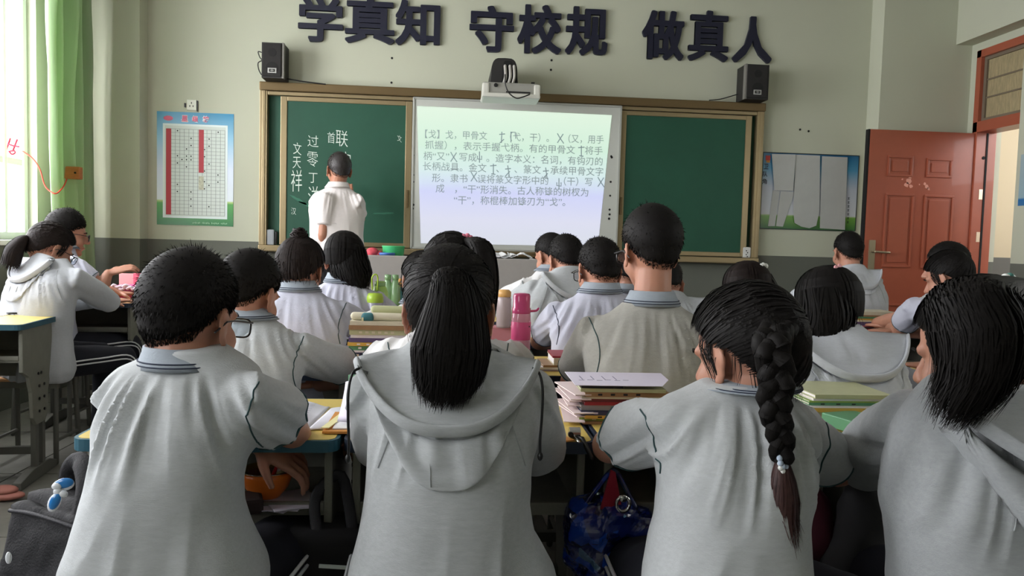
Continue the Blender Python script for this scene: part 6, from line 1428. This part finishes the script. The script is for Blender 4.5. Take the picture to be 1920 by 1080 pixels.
# clip-on metal clamp at the desk edge
q = aty(1077, 812, 1.66)
cl = thing('desk_clamp', 'small shiny metal clip on the edge of the desk left of the book pile', 'clip', (q[0], 1.66, TOPZ))
M_CHR = mat('chrome', (200, 200, 200), .15, metal=1)
part('clip_head', MB().cyl((q[0], 1.66, q[2]), .013, .024, 18, 'x'), M_CHR, cl, world=True, smooth=False)
part('clip_knob', MB().cyl((q[0] - .010, 1.648, q[2]), .006, .008, 12, 'y'), MATS['black_plastic'], cl, world=True)
part('clip_arm', MB().tube([(q[0] + .004, 1.655, q[2] - .008), (q[0] + .012, 1.63, TOPZ + .006), (q[0] + .03, 1.605, TOPZ - .03)], .005, 8), MATS['black_plastic'], cl, world=True, smooth=True)
part('clip_jaw', MB().tube([(q[0] - .002, 1.655, q[2] - .008), (q[0] + .0, 1.63, TOPZ + .004), (q[0] + .002, 1.612, TOPZ + .002)], .003, 8), M_CHR, cl, world=True, smooth=True)
solo('orange_card', MB().box((q[0] - .035, 1.64, TOPZ + .002), (.045, .05, .0025), rz=.4), mat('orange_card', (206, 142, 70), .6), 'small orange card on the desk edge left of the metal clip', 'card')

# ------------------------------------------------------------------ bottles
def clear(key, rgb, a=.55): 
    if key in MATS: return MATS[key]
    m = mat(key, rgb, .15, coat=.5); nt = m.node_tree; N = nt.nodes; b = N['Principled BSDF']; t = N.new('ShaderNodeBsdfTransparent'); t.inputs[0].default_value = lin(tuple(min(255, c + 25) for c in rgb)) + (1,)
    mx = N.new('ShaderNodeMixShader'); mx.inputs[0].default_value = a; nt.links.new(t.outputs[0], mx.inputs[1]); nt.links.new(b.outputs[0], mx.inputs[2]); nt.links.new(mx.outputs[0], N['Material Output'].inputs[0]); return m
def bottle(u, vb, y, label, prof, m, cap, capm, z0=TOPZ, extra=None, cat='bottle', group='water bottles on the desks'):
    q = aty(u, vb, y); c = (q[0], y, z0); t = thing('water_bottle', label, cat, c, 0, group)
    part('body', MB().lathe(c, prof, 24), m, t, world=True, smooth=True)
    if cap: part('cap', MB().lathe(c, cap, 24), capm, t, world=True, smooth=True, bev=0)
    if extra: extra(t, c)
    return t
M_PINK = mat('hot_pink_plastic', (226, 80, 140), .3, coat=.4); M_PINKB = mat('pink_band', (240, 96, 150), .35)
def pinkx(t, c):
    part('band', MB().lathe(c, [(.0300, .126), (.0306, .127), (.0306, .180), (.0300, .181)], 28), M_PINKB, t, world=True, smooth=True, label='solid hot pink band')
    part('lid_loop', MB().tube(spl([(c[0] + .028, c[1], c[2] + .214), (c[0] + .045, c[1] - .004, c[2] + .216), (c[0] + .052, c[1], c[2] + .222)], 4), .0035, 6), M_PINK, t, world=True, smooth=True)
    m = MB()
    for k in range(4): m.box((c[0] + .006 + .005 * k, c[1] - .0292, c[2] + .046 + .004 * (k % 2)), (.003, .0006, .002))
    part('print', m, MATS['white_paper'], t, world=True, kind='stuff')
    part('dark_mark', MB().cyl((c[0] + .022, c[1] - .020, c[2] + .168), .003, .002, 8, 'y').cyl((c[0] + .022, c[1] - .020, c[2] + .092), .003, .002, 8, 'y'), MATS['black_plastic'], t, world=True, kind='stuff')
bottle(975, 680, 2.36, 'tall pink sports bottle with hot pink lid beside the ponytail girl', [(r_, z_ * 1.17) for r_, z_ in [(.001, .001), (.028, .001), (.030, .008), (.030, .150), (.0285, .175), (.024, .185), (.001, .186)]], clear('clear_pink_plastic', (238, 168, 190), .8), [(r_, z_ * 1.17) for r_, z_ in [(.0275, .176), (.0285, .178), (.0285, .190), (.026, .192), (.0265, .222), (.024, .228), (.012, .230), (.001, .230)]], M_PINK, extra=pinkx)
bottle(944, 600, 2.95, 'clear bottle with tan lid left of the tall pink bottle', [(.001, .001), (.027, .001), (.028, .01), (.028, .11), (.024, .125), (.001, .126)], clear('clear_smoke_plastic', (190, 176, 176), .55), [(.024, .118), (.027, .120), (.027, .138), (.019, .146), (.001, .147)], mat('tan_plastic', (206, 160, 96), .4), z0=TOPZ + .095)
q = aty(930, 590, 3.0); solo('pink_box', MB().box((q[0], 3.00, TOPZ + .048), (.14, .08, .095)), mat('dusty_pink_box', (196, 128, 134), .6), 'dusty pink box under the clear bottle with the tan lid', 'box', bev=.003)
M_LIME = mat('lime_plastic', (176, 210, 70), .4, coat=.2); M_LIMED = mat('light_green_bottle', (164, 206, 104), .4, coat=.3)
def strap(t, c):
    part('strap', MB().tube(spl([(c[0] - .010, c[1] - .020, c[2] + .15), (c[0] - .012, c[1] - .024, c[2] + .20), (c[0] + .002, c[1] - .024, c[2] + .215), (c[0] + .012, c[1] - .022, c[2] + .20), (c[0] + .010, c[1] - .020, c[2] + .15)], 5), .0035, 6), M_LIME, t, world=True, smooth=True)
za_ = TOPZ
bottle(703, 578, 3.36, 'short clear bottle with lime green lid in front of the taller green bottle', [(.001, .001), (.034, .001), (.035, .01), (.035, .092), (.030, .105), (.001, .106)], clear('clear_grey_plastic', (206, 206, 220), .6), [(.034, .092), (.036, .095), (.036, .115), (.030, .132), (.001, .134)], M_LIME, extra=strap, z0=TOPZ + .055)
solo('white_book_block', MB().box((aty(703, 585, 3.36)[0] + .03, 3.37, TOPZ + .027), (.22, .16, .054)), M_PGW, 'thick white book carrying the lime-lidded bottle', 'book', bev=.002)
def greenx(t, c): part('cap_ring', MB().tube([(c[0] + .022 * math.cos(a), c[1] + .022 * math.sin(a), c[2] + .195) for a in np.linspace(0, 2 * PI, 20)], .003, 6), M_LIME, t, world=True, smooth=True)
bottle(712, 570, 3.55, 'tall opaque light green bottle behind the lime-lidded bottle', [(.001, .001), (.037, .001), (.038, .01), (.038, .145), (.030, .172), (.024, .178), (.001, .179)], M_LIMED, [(.024, .178), (.026, .180), (.026, .194), (.020, .2), (.001, .201)], mat('frosted_green_cap', (150, 190, 130), .3), z0=TOPZ + .03, extra=greenx)
solo('grey_pencil_tin', MB().box((aty(712, 575, 3.55)[0], 3.56, TOPZ + .015), (.14, .09, .028)), mat('grey_tin', (120, 124, 126), .4, metal=.3), 'flat grey pencil tin under the tall light green bottle', 'box', bev=.004)
M_CG = clear('clear_green_plastic', (150, 186, 140), .6)
bottle(727, 545, 4.25, 'left of two clear green bottles before the grey console', [(.001, .001), (.026, .001), (.028, .01), (.028, .13), (.017, .16), (.015, .175), (.001, .176)], M_CG, [(.016, .17), (.018, .172), (.018, .198), (.001, .199)], M_CG, z0=TOPZ + .03)
bottle(741, 545, 4.25, 'right of two clear green bottles before the grey console', [(.001, .001), (.026, .001), (.028, .01), (.028, .13), (.017, .16), (.015, .175), (.001, .176)], M_CG, [(.016, .17), (.018, .172), (.018, .198), (.001, .199)], M_CG, z0=TOPZ + .03, extra=lambda t, c: part('lime_base', MB().lathe(c, [(.001, .0), (.0285, .0), (.0295, .02), (.028, .022), (.001, .022)], 20), M_LIME, t, world=True, smooth=True))
solo('wooden_tray', MB().box((aty(734, 550, 4.25)[0], 4.27, TOPZ + .014), (.17, .12, .027)), mat('warm_wood', (160, 110, 76), .6, noise=.15, nscale=20), 'brown box under the two clear green bottles', 'box', bev=.003)
bottle(751, 530, 4.3, 'small bottle with orange top and blue middle beside the clear green bottles', [(.001, .001), (.022, .001), (.022, .10), (.02, .12), (.001, .121)], mat('blue_bottle', (70, 130, 150), .35), [(.018, .118), (.021, .12), (.018, .150), (.008, .165), (.001, .166)], mat('orange_top', (214, 160, 90), .4), z0=TOPZ + .04)
solo('blue_case', MB().box((aty(752, 548, 4.25)[0] + .02, 4.24, TOPZ + .02), (.12, .07, .038), rz=.2), mat('slate_blue_cloth', (84, 98, 130), .8), 'slate blue pencil case among the bottles by the console', 'pencil case', bev=.01)
for i, (u, v) in enumerate(((722, 571), (731, 573))): q = aty(u, v, 3.30); solo('correction_bottle', MB().cyl((q[0], 3.30, TOPZ + .064), .009, .018, 14), MATS['white_plastic'], ['left', 'right'][i] + ' of two tiny white bottles beside the lime-lidded bottle', 'bottle', group='tiny white bottles')
q = aty(668, 574, 3.4); solo('pink_case', MB().box((q[0] - .01, 3.42, TOPZ + .03), (.13, .06, .055), rz=-.5), MATS['pink_band'], 'hot pink pencil case under the arm of the straight-haired girl', 'pencil case', bev=.012)
# ------------------------------------------------------------------ on the window-side desks
q = atz(241, 560, .753)
pc_ = thing('pencil_case', 'open pink and white pencil case on the desk by the window', 'pencil case', (q[0], q[1], TOPZ))
y0 = q[1] + .02; pc_.location = (q[0], y0 + .05, TOPZ)
part('case', MB().prism([(q[0] - .10, TOPZ + .001), (q[0] + .09, TOPZ + .001), (q[0] + .115, TOPZ + .055), (q[0] + .10, TOPZ + .085), (q[0] - .08, TOPZ + .085), (q[0] - .115, TOPZ + .055)], y0, y0 + .10), mat('magenta_plastic', (222, 84, 150), .35), pc_, world=True, bev=.012)
m = MB()
for k in range(9): m.tube(spl([(q[0] - .11 + .024 * k, y0 - .006, TOPZ + .062 + .012 * (k % 2)), (q[0] - .095 + .024 * k, y0 - .010, TOPZ + .085 - .015 * (k % 3)), (q[0] - .075 + .024 * k, y0 + .0, TOPZ + .070 + .008 * (k % 2))], 3), .009, 7)
part('white_trim', m, mat('pinkish_white', (242, 220, 236), .5), pc_, world=True, smooth=True, kind='stuff')
part('lid', MB().b2(q[0] - .02, q[0] + .125, y0 + .10, y0 + .112, TOPZ + .06, TOPZ + .155), mat('rose_plastic', (226, 110, 132), .35), pc_, world=True, bev=.004)
part('dark_end', MB().ell((q[0] + .095, y0 + .03, TOPZ + .05), (.03, .03, .035)), mat('crimson_plastic', (150, 20, 60), .4), pc_, world=True, smooth=True)
q2 = aty(243, 530, q[1] + .16); solo('pink_card', MB().b2(q2[0] - .062, q2[0] + .062, q[1] + .15, q[1] + .156, TOPZ + .001, q2[2] + .06), mat('pale_pink_card', (240, 170, 172), .6), 'pale pink card standing behind the pink pencil case', 'card', bev=.002)
q = atz(102, 582, .753); solo('tape_roll', MB().lathe((q[0], q[1], TOPZ), [(.030, 0), (.036, 0), (.036, .011), (.030, .011)], 28).cyl((q[0], q[1], TOPZ + .006), .029, .006, 24), mat('pale_blue_tape', (178, 194, 204), .35), 'round pale blue tape roll on the left edge desk', 'tape roll', smooth=False)
a = atz(22, 589, .755); b = atz(62, 582, .755)
gl_ = thing('spectacles', 'black folded spectacles lying on the left edge desk', 'spectacles', (a[0], a[1], TOPZ))
m = MB().tube([a + np.array((0, 0, .004)), (a + b) / 2 + np.array((0, 0, .008)), b + np.array((0, 0, .004))], .0035, 6)
for c in (a, b): m.tube([c + np.array((.022 * math.cos(t), .012 * math.sin(t), .005)) for t in np.linspace(0, 2 * PI, 14)], .0035, 6)
part('spectacle_frame', m, MATS['black_plastic'], gl_, world=True, smooth=True)
a = atz(8, 588, .754); solo('white_sheet', MB().box((a[0] - .06, a[1] + .0, TOPZ + .001), (.17, .24, .0014), rz=.2), MATS['white_paper'], 'white sheet on the left edge desk under the spectacles', 'paper')
q = atz(176, 535, .79); solo('small_white_tissue', MB().ell((q[0], q[1] - .1, TOPZ + .012), (.05, .03, .010)), MATS['white_paper'], 'white tissue at the elbow of the hooded girl by the window', 'tissue', smooth=True)

# ------------------------------------------------------------------ bags
M_BAG = mat('black_bag_nylon', (15, 15, 20), .75, noise=.12, nscale=30, bump=.4, bscale=260); M_BAGD = mat('darker_bag_nylon', (30, 30, 36), .65, bump=.3, bscale=260)
def soft(mb, vox, it, seed, amp, sc):
    v, n_, f = remesh(mb, vox, it); v = v + n_ * (vnoise(v * sc + seed) * amp + vnoise(v * sc * 2.6 + seed) * amp * .4)[:, None]; m = MB(); m.v, m.f = v.tolist(), f; return m
yb = 1.40; a = aty(14, 960, yb); b = aty(175, 880, yb); zt_ = b[2]
bp = thing('backpack', 'black school backpack with blue and white charms at the lower left', 'backpack', (aty(110, 1000, yb)[0], yb, .28))
def BP(u, v, dy=0): q = aty(u, v, yb + dy); return q
BR = rotz(-.45) @ rotx(-.22); BC0 = np.array((aty(128, 1040, yb + .08)[0] + .02, yb + .10, .47))
def bl_(x, y, z): return BC0 + BR @ np.array((x, y, z))
def rbox(c, d): return MB().box(bl_(*c), d, M=BR)
part('main_body', soft(rbox((0, 0, 0), (.25, .15, .40)), .009, 14, 3.1, .007, 14), M_BAG, bp, world=True, smooth=True, fixn=False)
part('upper_flap', soft(rbox((-.0, -.075, .10), (.235, .05, .15)), .007, 8, 4.1, .005, 18), M_BAG, bp, world=True, smooth=True, fixn=False)
part('front_pocket', soft(rbox((-.01, -.115, -.07), (.22, .07, .22)), .008, 10, 6.1, .004, 16), M_BAG, bp, world=True, smooth=True, fixn=False)
part('top_handle', MB().tube(spl([bl_(-.06, -.02, .17), bl_(-.065, -.03, .235), bl_(-.02, -.05, .262), bl_(.03, -.07, .22), bl_(.05, -.09, .14)], 5), .018, 10, flat=.4, upv=(.3, -1, .4)), M_BAG, bp, world=True, smooth=True)
part('zip', MB().tube(spl([bl_(-.115, -.145, -.02), bl_(-.10, -.156, .03), bl_(0, -.158, .042), bl_(.085, -.154, .03), bl_(.10, -.145, -.05)], 6), .0035, 6), M_BAGD, bp, world=True, smooth=True)
part('flap_edge', MB().tube(spl([bl_(-.115, -.10, .16), bl_(-.05, -.108, .165), bl_(.03, -.108, .16), bl_(.11, -.10, .15)], 6), .004, 6), M_BAGD, bp, world=True, smooth=True)
for dx in (.06, .085): part('strap', MB().tube(spl([bl_(dx, -.02, .20), bl_(dx + .01, -.09, .15), bl_(dx + .02, -.105, .02)], 5), .007, 8, flat=.35, upv=(0, -1, .2)), M_BAGD, bp, world=True, smooth=True)
M_CHB = mat('blue_charm', (40, 120, 190), .25, coat=.5); M_CHW = mat('white_charm', (226, 230, 236), .3)
kc = thing('key_charm', 'blue and white key charm hanging on the black backpack', 'charm', tuple(BP(112, 915, -.10)))
part('charm_disc', MB().ell(BP(120, 906, -.095), (.016, .004, .0085), roty(-.2)), M_CHB, kc, world=True, smooth=True)
part('charm_disc', MB().ell(BP(103, 940, -.10), (.008, .004, .015), roty(.45)), M_CHB, kc, world=True, smooth=True)
part('charm_rim', MB().ell(BP(119, 909, -.093), (.018, .003, .0105), roty(-.2)).ell(BP(102, 942, -.098), (.010, .003, .017), roty(.45)), M_CHW, kc, world=True, smooth=True)
part('charm_link', MB().ell(BP(106, 912, -.098), (.008, .004, .006)).ell(BP(108, 922, -.098), (.007, .004, .007)).ell(BP(118, 926, -.098), (.008, .004, .006)), M_CHW, kc, world=True, smooth=True)
part('zip_charm', MB().ell(BP(16, 1046, -.125), (.005, .003, .010)), M_CHW, bp, world=True, smooth=True, label='small blue and white zip tag')
# black bag hanging between the nearest boy and the ponytail girl
bg2 = thing('black_schoolbag', 'large black schoolbag standing between the nearest boy and the ponytail girl', 'schoolbag', (aty(610, 1000, 1.6)[0], 1.66, .10))
mm = MB(); c = aty(618, 1010, 1.66); mm.box((c[0], 1.68, .36), (.24, .16, .40)); part('main_body', soft(mm, .014, 14, 2.1, .006, 12), mat('matt_black_cloth', (22, 22, 24), .85), bg2, world=True, smooth=True, fixn=False)
q = aty(626, 1064, 1.585); part('reflective_strip', MB().box((q[0], 1.588, q[2]), (.062, .004, .007), M=roty(.07)), mat('pale_strip', (206, 216, 214), .4), bg2, world=True)
part('bag_strap', MB().tube(spl([(c[0] - .02, 1.62, .55), (c[0] - .03, 1.66, .62), (c[0] + .02, 1.68, .66), (c[0] + .05, 1.64, .56)], 5), .012, 8, flat=.35, upv=(0, 1, 0)), M_BAGD, bg2, world=True, smooth=True)
# blue patterned bag hanging from the desk hook
q = aty(1130, 1000, 1.62)
bl = thing('blue_shopping_bag', 'glossy dark blue patterned bag hanging under the desk beside the braided girl', 'bag', (q[0], 1.64, .45))
mm = MB()
for (u, v, r) in [(1100, 985, 46), (1150, 975, 52), (1190, 990, 44), (1120, 1040, 56), (1175, 1050, 60), (1140, 1100, 66)]: mm.ell(aty(u, v, 1.64), (r / F * 1.64 * 1.1, .07, r / F * 1.64))
M_BLUE = mat('glossy_blue_pattern', (18, 40, 110), .22, coat=.6)
_nt = M_BLUE.node_tree; _v = _nt.nodes.new('ShaderNodeTexVoronoi'); _v.inputs['Scale'].default_value = 26; _tc = _nt.nodes.new('ShaderNodeTexCoord'); _nt.links.new(_tc.outputs['Object'], _v.inputs['Vector'])
_cr = _nt.nodes.new('ShaderNodeValToRGB'); _e = _cr.color_ramp.elements; _e[0].position = .0; _e[0].color = lin((12, 20, 60)) + (1,); _e[1].position = 1; _e[1].color = lin((120, 170, 215)) + (1,)
for p_, c_ in ((.45, (16, 40, 120)), (.7, (24, 70, 170)), (.86, (30, 30, 60))): _q = _e.new(p_); _q.color = lin(c_) + (1,)
_sp = _nt.nodes.new('ShaderNodeSeparateColor'); _nt.links.new(_v.outputs['Color'], _sp.inputs[0]); _nt.links.new(_sp.outputs[0], _cr.inputs['Fac']); _nt.links.new(_cr.outputs[0], _nt.nodes['Principled BSDF'].inputs['Base Color'])
part('bag_body', soft(mm, .008, 3, 5.5, .014, 22), M_BLUE, bl, world=True, fixn=False)
for dx in (-.03, .03): part('bag_handle', MB().tube(spl([tuple(aty(1120, 950, 1.62) + np.array((dx, 0, 0))), tuple(aty(1150, 880, 1.66)), tuple(aty(1165, 950, 1.62) + np.array((dx, 0, 0)))], 5), .006, 8), M_BLUE, bl, world=True, smooth=True)
q = aty(1168, 945, 1.55); solo('metal_charm', MB().tube([(q[0] + .014 * math.cos(t), 1.55, q[2] + .016 * math.sin(t)) for t in np.linspace(0, 2 * PI, 16)], .004, 6).ell((q[0], 1.548, q[2] + .012), (.009, .004, .008)), M_CHR, 'silver ring charm hanging above the blue patterned bag', 'charm', smooth=True)
q = aty(1146, 925, 1.60); solo('red_ribbon', MB().prism([(q[0] - .022, q[2] - .035), (q[0] + .024, q[2] - .03), (q[0] + .008, q[2] + .045), (q[0] - .002, q[2] + .05)], 1.60, 1.606), mat('crimson_cloth', (150, 22, 46), .7), 'crimson cloth tag hanging above the blue patterned bag', 'tag')
q = aty(1530, 1010, 1.62); mm = MB(); mm.ell((q[0], 1.66, q[2]), (.055, .06, .12)).ell((q[0] + .03, 1.68, q[2] - .12), (.07, .07, .12))
solo('maroon_bag', soft(mm, .01, 6, 8.5, .008, 16), mat('maroon_cloth', (72, 20, 36), .8, noise=.15, nscale=20), 'dark maroon bag hanging right of the braided girl', 'bag', smooth=True, fixn=False)
q = aty(1640, 1010, 1.55); mm = MB(); mm.ell((q[0], 1.60, q[2] + .02), (.06, .05, .13)).ell((q[0] - .02, 1.60, q[2] - .14), (.085, .06, .14))
solo('hanging_jacket', soft(mm, .01, 6, 9.5, .008, 14), mat('charcoal_jacket', (58, 58, 60), .85), 'charcoal jacket hanging beside the desk of the girl with pearl beads', 'jacket', smooth=True, fixn=False)
q = aty(1602, 1024, 1.75); solo('paper_packet', MB().box((q[0], 1.75, q[2]), (.035, .02, .035), rz=.2), mat('pale_green_card', (150, 160, 130), .7), 'small pale packet below the desk right of the braided girl', 'packet')
q = atz(16, 925, .03); solo('pink_slipper', MB().ell((q[0] - .04, q[1], .022), (.11, .045, .022)).ell((q[0] - .02, q[1], .045), (.06, .04, .02)), mat('salmon_rubber', (170, 110, 98), .6), 'salmon slipper on the floor at the left edge', 'slipper', smooth=True)
# black mask under the chin of the far student
mo = P10; mk = MB(); cc = hpt(mo, (-.03, .06, -.085)); mk.ell(cc, (.035, .035, .045)); part('face_mask', mk, MATS['matt_black_cloth'], mo['obj'], world=True, smooth=True, label='black face mask')
